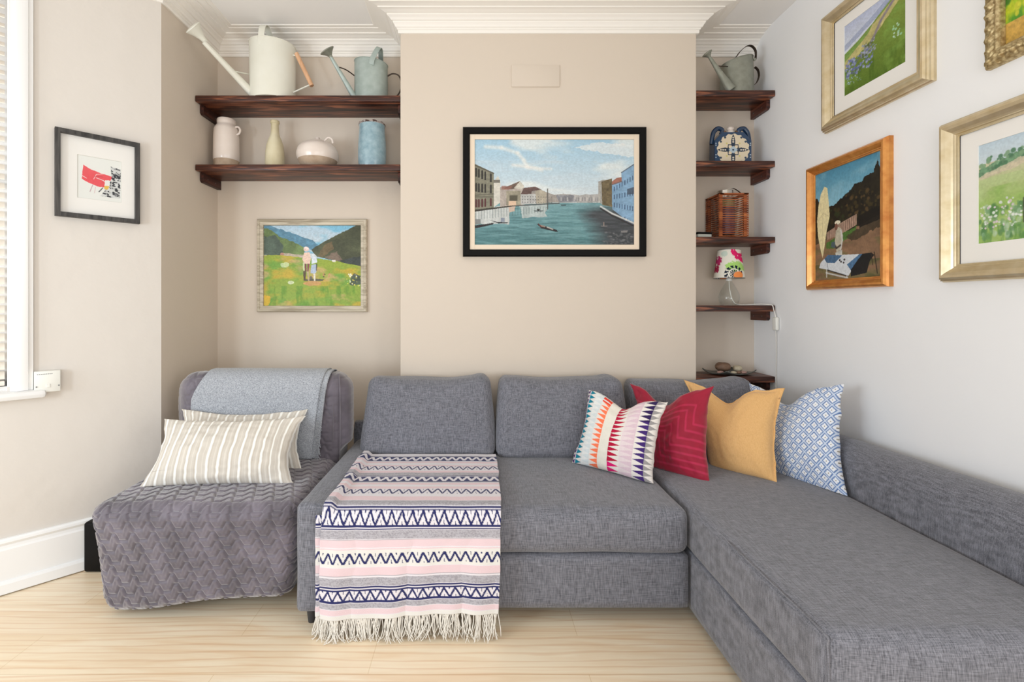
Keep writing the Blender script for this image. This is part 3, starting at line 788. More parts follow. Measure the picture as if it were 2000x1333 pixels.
    A.poly([(.09, .76), (.14, .78), (.21, .785), (.205, .795), (.15, .795)], (40, 40, 44), 1)
    A.poly([(.165, .74), (.19, .74), (.19, .78), (.165, .78)], (126, 136, 150), .9)
    A.poly([(.37, .672), (.435, .672), (.425, .68), (.375, .68)], (44, 52, 56), 1); A.ell(.40, .665, .01, .008, (60, 60, 56))
    A.poly([(.54, .62), (.575, .62), (.57, .628), (.545, .628)], (50, 54, 58), 1)
    A.poly([(.79, .815), (.835, .815), (.83, .825), (.795, .825)], (126, 120, 120), .9); A.line([(.81, .785), (.81, .815)], .003, (170, 150, 140))
    A.poly([(.915, .865), (.96, .86), (.955, .88), (.92, .88)], (140, 136, 134), .8)
    A.grain(.07, 110, 110, 8); return A

def art_meadow():
    A = Art(330, 280, 1.2, (150, 190, 210))
    A.grad(A.Y < .4, 0, (170, 196, 214), .3, (196, 206, 212))
    A.put(np.clip((A.n(4, 8, 5) - .5) * 6, 0, 1) * (A.Y < .35), (120, 180, 208), .9)
    A.poly([(.05, .0), (.2, .06), (.35, .12), (.5, .19), (.56, .24), (.5, .30), (.2, .28), (0, .1), (0, 0)], (92, 136, 160), 1, .15, jit=.02)
    A.poly([(0, .03), (.08, .06), (.16, .14), (.3, .2), (.42, .28), (.42, .38), (0, .37)], (104, 124, 76), 1, .25, (14, 14), jit=.02)
    A.poly([(0, .14), (.12, .13), (.2, .24), (.2, .37), (0, .37)], (78, 92, 84), .9, .25, (20, 20), jit=.03)
    A.poly([(.49, .30), (.62, .2), (.8, .09), (.97, -.01), (1.01, -.02), (1.01, .52), (.75, .44), (.55, .39)], (78, 82, 60), 1, .25, (10, 10), jit=.02)
    A.poly([(.55, .38), (.62, .25), (.7, .2), (.72, .3), (.6, .4)], (128, 102, 72), .6, .2, jit=.03)
    A.poly([(.62, .40), (.75, .33), (.8, .42), (.78, .44)], (150, 120, 112), .6, .2, jit=.03)
    A.poly([(.78, .43), (1, .38), (1, .52), (.85, .48)], (60, 66, 66), .9, .2, jit=.02)
    A.poly([(.18, .34), (.42, .37), (.42, .40), (.18, .375)], (188, 172, 158), .9, .2, jit=.01)
    A.ell(.19, .36, .02, .02, (178, 132, 116))
    g = A.inpoly([(0, .37), (.18, .37), (.4, .40), (.55, .41), (.75, .445), (1, .51), (1, 1.01), (0, 1.01)], .01)
    A.grad(g, .36, (150, 166, 60), 1, (136, 164, 70))
    A.put(g * np.clip((A.n(5, 6, 7) - .45) * 5, 0, 1), (104, 158, 66), .8)
    A.put(g * np.clip((A.n(4, 7, 17) - .52) * 6, 0, 1), (206, 166, 62), .75)
    A.put(g * np.clip((A.n(5, 9, 27) - .6) * 8, 0, 1), (214, 168, 130), .6)
    A.put(g * (A.Y > .75) * np.clip((A.n(26, 5, 9) - .5) * 5, 0, 1), (92, 142, 48), .6)
    A.ell(.03, .93, .04, .07, (226, 176, 52), .8, jit=1)
    A.ell(.22, .49, .05, .03, (214, 226, 190), .7, jit=1.5); A.ell(.28, .71, .03, .02, (226, 232, 214), .7, jit=1.5)
    A.ell(.5, .72, .1, .03, (214, 150, 110), .7, jit=1)
    A.poly([(.53, .66), (.62, .67), (.6, .69), (.42, .69), (.42, .67)], (78, 76, 74), .85)
    A.poly([(.88, .66), (.93, .60), (1, .62), (1, .74), (.9, .73)], (72, 82, 74), .9, .3, jit=.05)
    A.dabs(26, (.85, .60, .99, .75), .006, [(236, 220, 90), (240, 240, 220)], 3)
    A.dabs(10, (.61, .60, .68, .66), .006, [(60, 60, 50), (206, 120, 110)], 4)
    # woman and child walking
    A.poly([(.415, .34), (.47, .33), (.485, .4), (.475, .48), (.42, .48), (.395, .42)], (226, 196, 178), 1, .05)
    A.ell(.437, .295, .028, .03, (226, 196, 188)); A.poly([(.41, .28), (.43, .262), (.47, .29), (.44, .30)], (236, 220, 214), 1)
    A.poly([(.42, .475), (.435, .475), (.44, .57), (.425, .57)], (122, 58, 76), 1); A.poly([(.45, .475), (.47, .475), (.46, .57), (.45, .57)], (132, 66, 84), 1)
    A.poly([(.405, .57), (.435, .56), (.43, .68), (.41, .69)], (92, 76, 60), 1, .2); A.poly([(.44, .57), (.46, .57), (.47, .69), (.455, .69)], (178, 160, 132), 1)
    A.poly([(.402, .46), (.418, .46), (.42, .56), (.405, .56)], (204, 210, 170), 1)
    A.ell(.51, .37, .018, .018, (206, 214, 220)); A.poly([(.49, .39), (.54, .39), (.55, .46), (.49, .48)], (214, 222, 232), 1)
    A.poly([(.49, .49), (.54, .48), (.54, .58), (.52, .60), (.48, .59)], (176, 190, 212), 1); A.poly([(.535, .47), (.55, .48), (.545, .56), (.535, .56)], (84, 84, 84), 1)
    A.poly([(.51, .60), (.53, .60), (.53, .69), (.515, .69)], (226, 220, 204), 1); A.ell(.485, .65, .014, .022, (96, 90, 104), .8)
    A.poly([(.70, .43), (.735, .43), (.735, .455), (.7, .45)], (226, 220, 214), 1)
    A.grain(.10, 80, 80, 4); return A

def art_abstract():
    A = Art(160, 180, .84, (228, 230, 226))
    A.put((A.X < .012) | (A.X > .99) | (A.Y < .012) | (A.Y > .99), (206, 206, 198))
    A.poly([(.13, .22), (.3, .30), (.55, .36), (.78, .40), (.74, .5), (.62, .50), (.60, .68), (.45, .68), (.25, .62), (.1, .55)], (226, 84, 92), 1, .05, jit=.02)
    A.line([(.1, .47), (.2, .52)], .012, (240, 220, 220)); A.line([(.36, .52), (.42, .40), (.6, .36)], .008, (240, 224, 226))
    A.line([(.42, .48), (.58, .52), (.66, .60)], .012, (236, 226, 226)); A.line([(.38, .45), (.56, .44)], .005, (126, 60, 70))
    bk = A.inpoly([(.74, .16), (.98, .20), (.97, .90), (.50, .90), (.6, .76), (.72, .62), (.76, .42)], .03)
    A.put(bk, (206, 208, 206), 1)
    A.put(bk * ((A.n(16, 34, 5) > .5)), (38, 40, 46), .92); A.put(bk * (A.n(30, 10, 9) > .6), (214, 216, 216), .8)
    A.poly([(.60, .64), (.72, .63), (.68, .72), (.6, .72)], (222, 184, 84), 1)
    A.line([(.34, .66), (.28, .82)], .012, (178, 140, 150), .8); A.line([(.56, .70), (.48, .80)], .014, (50, 50, 56)); A.line([(.40, .70), (.38, .84)], .008, (200, 150, 160), .8)
    return A

def art_hill():
    A = Art(190, 220, .86, (150, 170, 96))
    sky = A.Y < .47 - .40 * A.X + .02 * np.sin(A.X * 9)
    A.grad(A.Y < 2, .1, (132, 150, 70), 1, (92, 118, 44))
    A.put(np.clip((A.n(4, 6, 3) - .5) * 5, 0, 1), (124, 156, 72), .8)
    A.poly([(0, .47), (.5, .25), (1, .02), (1, .10), (.62, .36), (.34, .50), (0, .62)], (200, 186, 132), .85, .15, (20, 20), jit=.04)
    A.poly([(0, .40), (.25, .34), (.5, .24), (.42, .33), (0, .52)], (120, 152, 78), .9, .12, jit=.02)
    A.grad(A.inpoly([(0, 0), (1, 0), (1, .01), (.72, .11), (.5, .23), (.25, .33), (0, .40)]), 0, (182, 190, 216), .4, (212, 218, 226))
    A.poly([(0, .28), (.5, .13), (1, -.06), (1, .0), (.6, .18), (0, .36)], (150, 160, 190), .7, jit=.02)
    A.line([(.38, .56), (.5, .44), (.62, .28), (.78, .15), (.95, .04)], .030, (132, 122, 140), .85)
    A.line([(.2, .62), (.42, .52), (.5, .44)], .03, (110, 110, 100), .6)
    A.dabs(200, (.02, .52, .5, .78), .016, [(112, 120, 168), (136, 146, 190), (98, 108, 156), (92, 116, 70), (160, 168, 200)], 3, 1)
    A.dabs(50, (.30, .44, .56, .6), .015, [(90, 104, 62), (136, 140, 150), (160, 164, 176)], 4)
    A.dabs(26, (.05, .78, .3, .9), .009, [(176, 196, 210), (130, 150, 180)], 6)
    A.dabs(14, (.8, .45, .98, .62), .014, [(160, 206, 170), (190, 214, 200)], 8)
    A.put((A.Y > .7) * np.clip((A.n(20, 5, 9) - .5) * 4, 0, 1), (66, 92, 30), .5)
    A.grain(.08, 60, 60, 4); return A

def art_parasol():
    A = Art(230, 300, .76, (70, 60, 44))
    A.grad(A.Y < .45, 0, (72, 134, 164), .35, (134, 184, 204))
    A.put(np.clip((A.n(3, 5, 6) - .55) * 6, 0, 1) * (A.Y < .4), (150, 190, 206), .5)
    A.poly([(0, .22), (.05, .24), (.12, .34), (.3, .33), (.45, .29), (.5, .27), (.58, .25), (.62, .2), (.72, .20), (.78, .17), (.9, .15), (.94, .06), (.97, .14), (1, .14), (1, .64), (0, .60)], (34, 30, 20), 1, .4, (24, 24), jit=.05)
    A.dabs(80, (.5, .25, .98, .5), .018, [(62, 52, 28), (20, 20, 16), (84, 66, 40)], 5)
    A.dabs(40, (.1, .36, .5, .5), .018, [(56, 46, 26), (44, 52, 26)], 6)
    A.poly([(.2, .565), (.45, .50), (.66, .46), (.66, .55), (.2, .66)], (168, 140, 122), 1, .15)
    for i in range(16): A.line([(.22 + i * .028, .56 - i * .0062), (.22 + i * .028, .64 - i * .0062)], .004, (74, 50, 44))
    A.poly([(0, .66), (.3, .62), (.7, .56), (1, .5), (1, 1.01), (0, 1.01)], (134, 104, 80), 1, .2, (8, 20), jit=.02)
    A.poly([(.2, .66), (.45, .6), (.66, .56), (.64, .62), (.3, .72), (.2, .71)], (70, 112, 46), .9, .2, jit=.03)
    A.poly([(.5, .64), (.75, .56), (1, .53), (1, .60), (.6, .68)], (64, 54, 40), .85, .3, jit=.05)
    A.put((A.Y > .68) * np.clip((A.n(6, 18, 13) - .5) * 5, 0, 1), (104, 104, 64), .6)
    A.put((A.Y > .85) * np.clip((A.n(6, 14, 23) - .45) * 5, 0, 1), (84, 86, 52), .8)
    A.poly([(.68, .48), (.9, .44), (1, .44), (1, .54), (.7, .58)], (20, 18, 14), .9, jit=.02)
    # tilted parasol, seated rim to pole
    A.poly([(.16, .14), (.21, .16), (.235, .30), (.25, .42), (.20, .55), (.16, .70), (.13, .79), (.09, .70), (.05, .58), (.035, .44), (.06, .30), (.10, .20)], (226, 214, 168), 1, .05)
    A.line([(.06, .44), (.14, .38), (.235, .42)], .004, (196, 182, 140)); A.line([(.17, .15), (.13, .45), (.13, .78)], .004, (204, 190, 148))
    # figure in a pale hat
    A.poly([(.36, .53), (.43, .55), (.46, .62), (.44, .73), (.36, .76), (.33, .66)], (184, 178, 158), 1, .1)
    A.ell(.375, .495, .045, .018, (226, 218, 194)); A.ell(.355, .53, .025, .03, (122, 84, 70))
    A.line([(.43, .57), (.45, .66), (.42, .74)], .014, (206, 204, 200)); A.line([(.31, .67), (.36, .72), (.42, .70)], .014, (54, 46, 42))
    A.poly([(.28, .66), (.34, .66), (.34, .72), (.27, .70)], (76, 92, 98), 1); A.poly([(.34, .76), (.45, .74), (.44, .84), (.36, .86)], (188, 188, 180), 1, .1)
    # cloth-covered table and dark chair
    A.poly([(.16, .80), (.33, .78), (.72, .80), (.60, .92), (.54, .975), (.2, .90), (.07, .88), (.10, .83)], (208, 214, 220), 1, .04)
    A.poly([(.16, .80), (.22, .77), (.45, .79), (.33, .85), (.2, .84)], (70, 104, 138), 1, .15)
    A.poly([(.52, .875), (.70, .80), (.74, .80), (.58, .93)], (76, 112, 148), 1, .2)
    A.poly([(.58, .92), (.74, .80), (.86, .80), (.9, .82), (.84, .87), (.80, .96), (.58, .98)], (26, 26, 28), 1, .2)
    A.line([(.20, .80), (.23, .93)], .004, (74, 82, 92)); A.line([(.19, .93), (.53, .99)], .012, (196, 200, 200)); A.line([(.21, .905), (.53, .975)], .008, (40, 40, 42))
    A.line([(.2, .9), (.2, .97)], .01, (204, 206, 206)); A.line([(.52, .97), (.52, 1.03)], .010, (206, 208, 208))
    A.line([(.9, .80), (.94, .97)], .008, (40, 32, 28)); A.line([(.86, .80), (.88, .90)], .006, (50, 36, 30))
    for x, y in ((.41, .83), (.43, .845), (.48, .83), (.47, .855)): A.ell(x, y, .014, .009, (60, 54, 56))
    A.grain(.08, 70, 70, 4); return A

def art_field():
    A = Art(260, 260, 1.0, (170, 190, 140))
    A.grad(A.Y < .45, 0, (190, 208, 220), .3, (206, 216, 220))
    A.grad(A.Y > .20, .22, (202, 196, 168), .6, (158, 186, 108))
    A.poly([(0, .25), (.1, .23), (.25, .19), (.5, .13), (.7, .10), (1, .04), (1, .14), (.5, .22), (.2, .29), (0, .33)], (112, 148, 116), 1, .3, (26, 26), jit=.05)
    A.dabs(60, (.02, .14, .98, .26), .018, [(86, 126, 96), (126, 158, 124)], 8)
    A.poly([(0, .32), (.5, .2), (1, .1), (1, .2), (.5, .28), (0, .36)], (204, 192, 168), .8, .1, jit=.03)
    A.put((A.Y > .35) * np.clip((A.n(6, 8, 7) - .45) * 5, 0, 1), (178, 198, 140), .6)
    A.put((A.Y > .45) * np.clip((A.n(5, 6, 17) - .5) * 5, 0, 1), (140, 178, 92), .7)
    A.dabs(120, (0, .64, .5, .97), .02, [(108, 150, 104), (126, 160, 120), (178, 200, 176), (84, 128, 80)], 3, 1.6, .6)
    A.dabs(70, (.02, .58, .45, .86), .011, [(226, 230, 226), (206, 216, 204), (214, 196, 206)], 5)
    A.put((A.Y > .84) * np.clip((A.n(26, 5, 9) - .45) * 4, 0, 1), (96, 142, 76), .7)
    for y in (.66, .76): A.line([(.42, y + .03), (1, y - .12)], .010, (86, 92, 72), .9)
    for x in (.42, .66, .9): A.line([(x, .62 - (x - .42) * .24), (x, .84 - (x - .42) * .24)], .012, (78, 84, 66), .95)
    A.grain(.06, 60, 60, 4); return A

def art_woodland():
    A = Art(200, 240, .8, (150, 180, 40))
    A.put(np.clip((A.n(8, 6, 3) - .45) * 5, 0, 1), (190, 200, 46), .9); A.put(np.clip((A.n(9, 7, 13) - .5) * 6, 0, 1), (74, 140, 42), .9)
    A.put((A.Y > .84) * 1.0, (206, 158, 82), .9, .2); A.put((A.Y > .8) * (A.X > .35), (196, 140, 90), .8, .2)
    A.poly([(.25, 0), (.33, 0), (.32, .5), (.35, 1), (.27, 1), (.29, .5)], (74, 124, 164), 1, .2, jit=.02)
    A.line([(.345, 0), (.34, .5), (.365, .98)], .008, (214, 220, 214))
    A.poly([(.7, 0), (.76, 0), (.77, 1), (.69, 1)], (90, 128, 150), 1, .2, jit=.03)
    A.dabs(160, (0, 0, 1, .85), .022, [(206, 206, 60), (96, 160, 50), (160, 190, 40), (60, 116, 40)], 3, 1.4)
    A.grain(.1, 60, 60, 4); return A

def framed(name, loc, rz, w_, h_, prof, fmat, label, art, aw, ah, depth, matw=None, paintm='paint', glass=False, acx=0, acz=0, inner=None, matmat='mat', bumps=None):
    """prof: (inset from the outer edge, height off the wall) points of the moulding"""
    o = empty(name, loc, rz, label, 'picture')
    V = []; Fc = []; k = len(prof)
    nseg = 1 if not bumps else 90
    ring = []
    cor = [(-1, 1), (1, 1), (1, -1), (-1, -1)]
    for q, d in prof:
        row = []
        for c in range(4):
            a = cor[c]; b = cor[(c + 1) % 4]
            for s_ in range(nseg):
                t = s_ / nseg
                sx = a[0] + (b[0] - a[0]) * t; sz = a[1] + (b[1] - a[1]) * t
                x = sx * (w_ / 2 - q); z = sz * (h_ / 2 - q); dd = d
                if bumps:
                    L = (w_ if c % 2 == 0 else h_) * t
                    dd += bumps(q, L)
                row.append((x, -dd, z))
        ring.append(row)
    n = 4 * nseg
    for row in ring: V += row
    for i in range(k - 1):
        for j in range(n):
            j2 = (j + 1) % n; Fc.append((i * n + j, i * n + j2, (i + 1) * n + j2, (i + 1) * n + j))
    fr = mk('frame', V, Fc, fmat, o, False if not bumps else True)
    bm = bmesh.new(); bm.from_mesh(fr.data); bmesh.ops.recalc_face_normals(bm, faces=bm.faces); bm.to_mesh(fr.data); bm.free()
    iw, ih = w_ - 2 * prof[-1][0] + .002, h_ - 2 * prof[-1][0] + .002
    if matw:
        m = MB()
        for a, b in (((-iw / 2, -depth, -ih / 2), (acx - aw / 2, -depth + .004, ih / 2)), ((acx + aw / 2, -depth, -ih / 2), (iw / 2, -depth + .004, ih / 2)),
                     ((acx - aw / 2, -depth, acz + ah / 2), (acx + aw / 2, -depth + .004, ih / 2)), ((acx - aw / 2, -depth, -ih / 2), (acx + aw / 2, -depth + .004, acz - ah / 2))):
            m.box(a, b)
        m.build('mount', M[matmat], o, False)
    if inner:
        q0, q1, dd, mm = inner; m = MB()
        ow, oh = w_ / 2 - q0, h_ / 2 - q0; jw, jh = w_ / 2 - q1, h_ / 2 - q1
        for a, b in (((-ow, -dd, -oh), (-jw, -dd + .006, oh)), ((jw, -dd, -oh), (ow, -dd + .006, oh)), ((-jw, -dd, jh), (jw, -dd + .006, oh)), ((-jw, -dd, -oh), (jw, -dd + .006, -jh))):
            m.box(a, b, .001, 1)
        m.build('slip', M[mm], o, False)
    art.panel('artwork', aw, ah, -depth + .003 + (.0 if matw else -.002), M[paintm], o, acx, acz)
    MB().box((-w_ / 2 + .012, -.0045, -h_ / 2 + .012), (w_ / 2 - .012, -.0005, h_ / 2 - .012)).build('backing', M['cane_dark'], o, False)
    if glass: MB().box((-iw / 2, -depth - .0045, -ih / 2), (iw / 2, -depth - .003, ih / 2)).build('glass', M['glass'], o, False)
    return o

# centre: canal scene in black frame
framed('framed_painting', (.4555, YC, 1.9205), 0, 1.065, .751, [(0, .0), (0, .028), (.006, .033), (.034, .033), (.040, .028), (.040, .016)], M['black'],
       'wide canal city painting in black frame with cream slip on the chimney breast', art_canal(), .930, .616, .016, inner=(.039, .069, .022, 'mat_cream'))
# alcove: meadow
framed('framed_painting', (-1.045, YB, 1.514), 0, .698, .592, [(0, 0), (0, .022), (.005, .028), (.016, .030), (.020, .024), (.030, .022), (.038, .020), (.040, .012)], M['driftwood'],
       'painting of two walkers in a green valley, washed wood frame, below left shelves', art_meadow(), .622, .515, .012)
# bay wall: small print
pv = bay((.298 + .0692) / 2 * math.sqrt(2), 1.879, 0)
framed('framed_print', pv, R(45), .324, .408, [(0, 0), (0, .030), (.001, .031), (.019, .031), (.020, .030), (.020, .010)], M['black_oak'],
       'small red and black abstract print in thin black frame on the bay wall', art_abstract(), .170, .205, .010, True, 'print', True, .004, -.004)
# right wall
RZ = R(-90)
gp = [(0, .0), (0, .012), (.004, .018), (.004, .026), (.010, .030), (.010, .036), (.016, .042), (.024, .043), (.034, .038), (.046, .028), (.052, .024), (.055, .024), (.058, .020), (.063, .020), (.065, .014)]
framed('framed_painting', (XR, (1.84 + 2.415) / 2, 2.4235), RZ, .575, .587, gp, M['silver_gold'],
       'hillside with blue flowers in broad champagne gold frame, upper right wall', art_hill(), .327, .335, .010, True, 'print', False, 0, .01)
framed('framed_painting', (XR, (2.03 + 2.53) / 2, 1.6635), RZ, .50, .645, [(0, 0), (0, .020), (.004, .028), (.012, .036), (.020, .036), (.030, .028), (.036, .022), (.040, .022), (.042, .018), (.047, .018), (.049, .012)], M['orange_gold'],
       'painting of yellow parasol and cloth-covered table in amber gilt frame', art_parasol(), .408, .553, .012)
framed('framed_painting', (XR, (1.225 + 1.804) / 2, 1.645), RZ, .579, .596, gp, M['silver_gold'],
       'pale flower meadow with fence in broad champagne frame, lower right wall', art_field(), .330, .345, .010, True, 'print', False, 0, .005)
def orn(q, L):
    if q < .004 or q > .052: return .0
    if q > .040: return .0028 * abs(math.sin(L * 420))
    return .0055 * math.sin(L * 150 + q * 120) * math.sin(q * 90) + .003 * math.sin(L * 310 - q * 260) + .002 * math.sin(L * 75)
op = [(0, 0), (0, .014), (.003, .022)] + [(.003 + .003 * i, .022 + .013 * math.sin(min(1, i / 9) * 1.57) - (.0 if i < 8 else (i - 8) * .0016)) for i in range(1, 13)] + [(.042, .030), (.045, .031), (.049, .030), (.052, .026), (.054, .024), (.056, .010)]
framed('framed_painting', (XR, (1.198 + 1.648) / 2, 2.363), RZ, .45, .58, op, M['ornate'],
       'bright yellow-green woodland painting in ornate antique gold frame, top right corner', art_woodland(), .345, .475, .010, bumps=orn)

# ------------------------------------------------------------------ right alcove ornaments
# tile-patterned flask with curled handles
o = empty('tile_ornament', (1.556, 2.915, Z2), 0, 'octagonal blue and cream patterned pottery flask with curled handles', 'ornament')
W2 = .112
outl = [(-W2, .012), (-W2 + .012, 0), (W2 - .012, 0), (W2, .012), (W2, .138), (.066, .190), (-.066, .190), (-W2, .138)]
M['navy_glaze'] = pm('navy_glaze', rgb(30, 62, 96), .25, coat=.5, noise=(40, .2, rgb(20, 44, 74)))
MB().prism([(x, z) for x, z in outl], -.030, .034).build('body', M['navy_glaze'], o)
def tile_art():
    A = Art(170, 150, 1.13, (32, 62, 96))
    x = (A.X - .5) * 2.0; y = (A.Y - .56) * 2.0 * .86
    r = np.hypot(x, y); th = np.arctan2(y, x)
    A.put(r < .86 + .03 * np.sin(th * 16), (222, 208, 182))
    # blue channels between four cream leaves, with scrolls
    for k in range(4):
        a = k * math.pi / 2
        u = x * math.cos(a) + y * math.sin(a); v = -x * math.sin(a) + y * math.cos(a)
        A.put((np.abs(v) < .11 * np.sin(np.clip(u / .85, 0, 1) * 3.1)) & (u > 0) & (u < .9), (24, 46, 70))
        for c in (.42, .54, .66): A.put(np.hypot(u - c, v) < .045, (222, 214, 196))
        b = a + math.pi / 4
        u = x * math.cos(b) + y * math.sin(b); v = -x * math.sin(b) + y * math.cos(b)
        sc = np.abs(np.abs(v) - .14 * np.sin(u * 8.5)) < .035
        A.put(sc & (u > .22) & (u < .70), (34, 54, 74)); A.put((np.hypot(u - .78, np.abs(v) - .16) < .06), (34, 60, 86))
        A.put((np.hypot(u - .48, v) < .05), (206, 196, 110), .8)
    A.put((np.abs(x) + np.abs(y) * 1.25) < .25, (176, 194, 206)); A.put(r < .05, (20, 50, 80))
    rs = random.Random(3)
    for sx in (-1, 1):
        for yy in (.36, .42, .72, .8): A.ell(.5 + sx * .465, yy, .016, .018, (196, 210, 222))
    return A
ta = tile_art()
# clip the pattern to the octagon by pulling outside points onto the outline
def in_oct(x, z):
    x = np.clip(x, -W2 + .001, W2 - .001); z = np.clip(z, .001, .189)
    lim = W2 - np.clip((z - .138) / .052, 0, 1) * (W2 - .066); return np.clip(x, -lim + .001, lim - .001), z
us = np.linspace(-1, 1, 170); zs = np.linspace(.189, .001, 150); UU, ZZ = np.meshgrid(us, zs)
XX = UU * (W2 - .001 - np.clip((ZZ - .138) / .052, 0, 1) * (W2 - .066) - np.clip((.012 - ZZ) / .012, 0, 1) * .012)
tc_ = np.clip(ta.c, 0, 1)[np.clip(((.190 - ZZ) / .190 * 149).astype(int), 0, 149), np.clip(((XX + W2) / (2 * W2) * 169).astype(int), 0, 169)]
V = np.stack([XX, np.full_like(XX, -.0315), ZZ], -1).reshape(-1, 3)
M['tile'] = pm('patterned_glaze', (1, 1, 1, 1), .3, attr=True, coat=.4)
mk('pattern_face', V, gridfaces(150, 170), M['tile'], o, False, tc_.reshape(-1, 3))
for sx in (-1, 1):
    pts = bez([(sx * .060, 0, .188), (sx * .050, 0, .212), (sx * .078, 0, .222), (sx * .102, 0, .200), (sx * .112, 0, .165), (sx * .118, 0, .125)], 8)
    MB().tube(pts, [.010 + .004 * math.sin(i / len(pts) * 3.1) for i in range(len(pts))], 12).build('handle', M['navy_glaze'], o)
kn = MB(); kn.lathe([(.018, 0), (.020, .016), (.014, .020), (.019, .026), (.021, .034), (.016, .042), (.0005, .043)], (0, 0, .188), 24); kn.build('neck', M['ceramic'], o)
for x in (-.036, .036): MB().lathe([(.010, 0), (.011, .012), (.006, .020), (.0005, .022)], (x, 0, .188), 16).build('knob', M['pebble_brown'], o)

# cane lantern
LX0, LX1, LY0, LY1 = 1.461, 1.640, 2.862, 3.034
o = empty('lantern', ((LX0 + LX1) / 2, (LY0 + LY1) / 2, Z3), 0, 'square orange-brown cane lantern with steel handle and plum candle', 'lantern')
B = lambda v: Vector(v) - o.location
hx, hy = (LX1 - LX0) / 2, (LY1 - LY0) / 2; LH = .268
for sx in (-1, 1):
    for sy in (-1, 1): MB().box((sx * (hx - .016) - .009, sy * (hy - .016) - .009, .002), (sx * (hx - .016) + .009, sy * (hy - .016) + .009, LH - .006), .002, 1).build('corner_post', M['cane'], o)
st = MB(); nrow = 19
for i in range(nrow):
    z = .010 + i * (LH - .022) / (nrow - 1)
    for sy in (-1, 1): st.tube([(-hx, sy * (hy - .004), z), (hx, sy * (hy - .004), z)], .0027, 7)
    for sx in (-1, 1): st.tube([(sx * (hx - .004), -hy, z + .0058), (sx * (hx - .004), hy, z + .0058)], .0027, 7)
st.build('cane_slats', M['cane'], o)
tp = MB()
for a, b in (((-hx, -hy, LH - .006), (hx, -hy + .03, LH)), ((-hx, hy - .03, LH - .006), (hx, hy, LH)), ((-hx, -hy, LH - .006), (-hx + .03, hy, LH)), ((hx - .03, -hy, LH - .006), (hx, hy, LH))): tp.box(a, b, .001, 1)
tp.build('rim', M['cane'], o); MB().box((-hx + .004, -hy + .004, 0), (hx - .004, hy - .004, .006), .001, 1).build('base', M['cane'], o)
MB().lathe([(.046, LH + .001), (.046, LH + .030), (.044, LH + .031), (.043, LH + .001)], (-.01, 0, 0), 32).build('collar', M['chrome'], o)
MB().strap(bez([(-.02, -.03, LH + .030), (.02, -.032, LH + .042), (.06, -.03, LH + .022), (.075, -.03, LH + .004)], 6), .014, .002, (0, 1, 0)).build('handle', M['chrome'], o)
MB().lathe([(.0005, .03), (.044, .03), (.045, .032), (.045, .20), (.0005, .20)], n=32).build('candle', M['wax'], o)
MB().lathe([(.045, .2005), (.045, .238), (.040, .242), (.0005, .242)], n=32).build('candle_top', M['wax_top'], o)
MB().lathe([(.052, .008), (.056, .012), (.056, .245), (.054, .245), (.054, .014), (.0005, .012)], n=40).build('glass_cylinder', M['glass'], o)

# little tin beside the lantern
o = empty('tin', (1.375, 2.90, Z3), R(8), 'small pale tin with black lid at the end of the lantern shelf', 'tin')
MB().box((-.045, -.03, 0), (.045, .03, .022), .004, 2).build('body', pm('pale_tin', rgb(196, 200, 192), .4), o)
MB().box((-.047, -.032, .0222), (.047, .032, .034), .004, 2).build('lid', M['black'], o)

# lamp
o = empty('table_lamp', (1.548, 2.915, Z4), 0, 'small table lamp with clear glass base and floral fabric shade', 'lamp')
lb = MB().lathe([(.0005, .004), (.046, .003), (.052, .006), (.058, .03), (.060, .048), (.056, .072), (.044, .100), (.030, .124), (.020, .142), (.016, .152), (.0165, .158)], n=48)
lb.lathe([(.0005, .010), (.044, .009), (.050, .014), (.055, .032), (.057, .048), (.053, .071), (.041, .098), (.027, .122), (.017, .141), (.013, .152), (.013, .158)], n=48)
lb.build('glass_base', M['lamp_glass'], o)
MB().lathe([(.0005, 0), (.050, 0), (.054, .002), (.054, .005), (.0005, .006)], n=40).build('foot', M['lamp_glass'], o)
MB().lathe([(.0005, .150), (.017, .150), (.018, .160), (.014, .166), (.013, .20), (.0005, .202)], n=24).build('fitting', M['plastic'], o)
MB().lathe([(.0005, .205), (.012, .206), (.022, .226), (.026, .246), (.022, .266), (.0005, .276)], n=24).build('bulb', pm('opal_bulb', rgb(240, 238, 230), .4), o)
SH0, SH1 = .166, .338
def shade_cols(nu, nv):
    A = Art(nu, nv, 2.4, (228, 224, 212)) # x across the front half, 0..1 ; y down
    A.ell(.72, .02, .26, .24, (214, 40, 104), jit=.6); A.ell(.68, -.04, .17, .20, (226, 222, 208), jit=.6); A.poly([(.38, 0), (.45, 0), (.55, .2), (.9, .35), (.86, .5), (.6, .4), (.42, .2)], (222, 42, 106), jit=.05)
    A.ell(.52, .60, .24, .17, (170, 214, 120), jit=1.2); A.ell(.80, .66, .1, .1, (168, 210, 118), jit=1)
    x = (A.X - .46) * 2.1; y = (A.Y - .86) * 1.55; r = np.hypot(x, y); th = np.arctan2(y, x)
    A.put((r < .45) & (np.sin(th * 12 + np.floor(r * 9) * 1.5) > -.35), (24, 34, 54)); A.put((r > .22) & (r < .28), (226, 224, 214)); A.ell(.56, .90, .12, .12, (238, 146, 84), jit=.4)
    A.ell(.08, .38, .08, .16, (178, 50, 100), jit=2.2); A.ell(.05, .66, .06, .14, (160, 44, 76), jit=2); A.ell(.22, .16, .09, .10, (190, 208, 196), .8, jit=1)
    A.ell(.92, .80, .08, .1, (206, 176, 206), .7, jit=1.5); return np.clip(A.c, 0, 1)
nu, nv = 160, 46
front = shade_cols(nu, nv); full = np.concatenate([front, front[:, ::-1]], 1)
V = []; cc = []
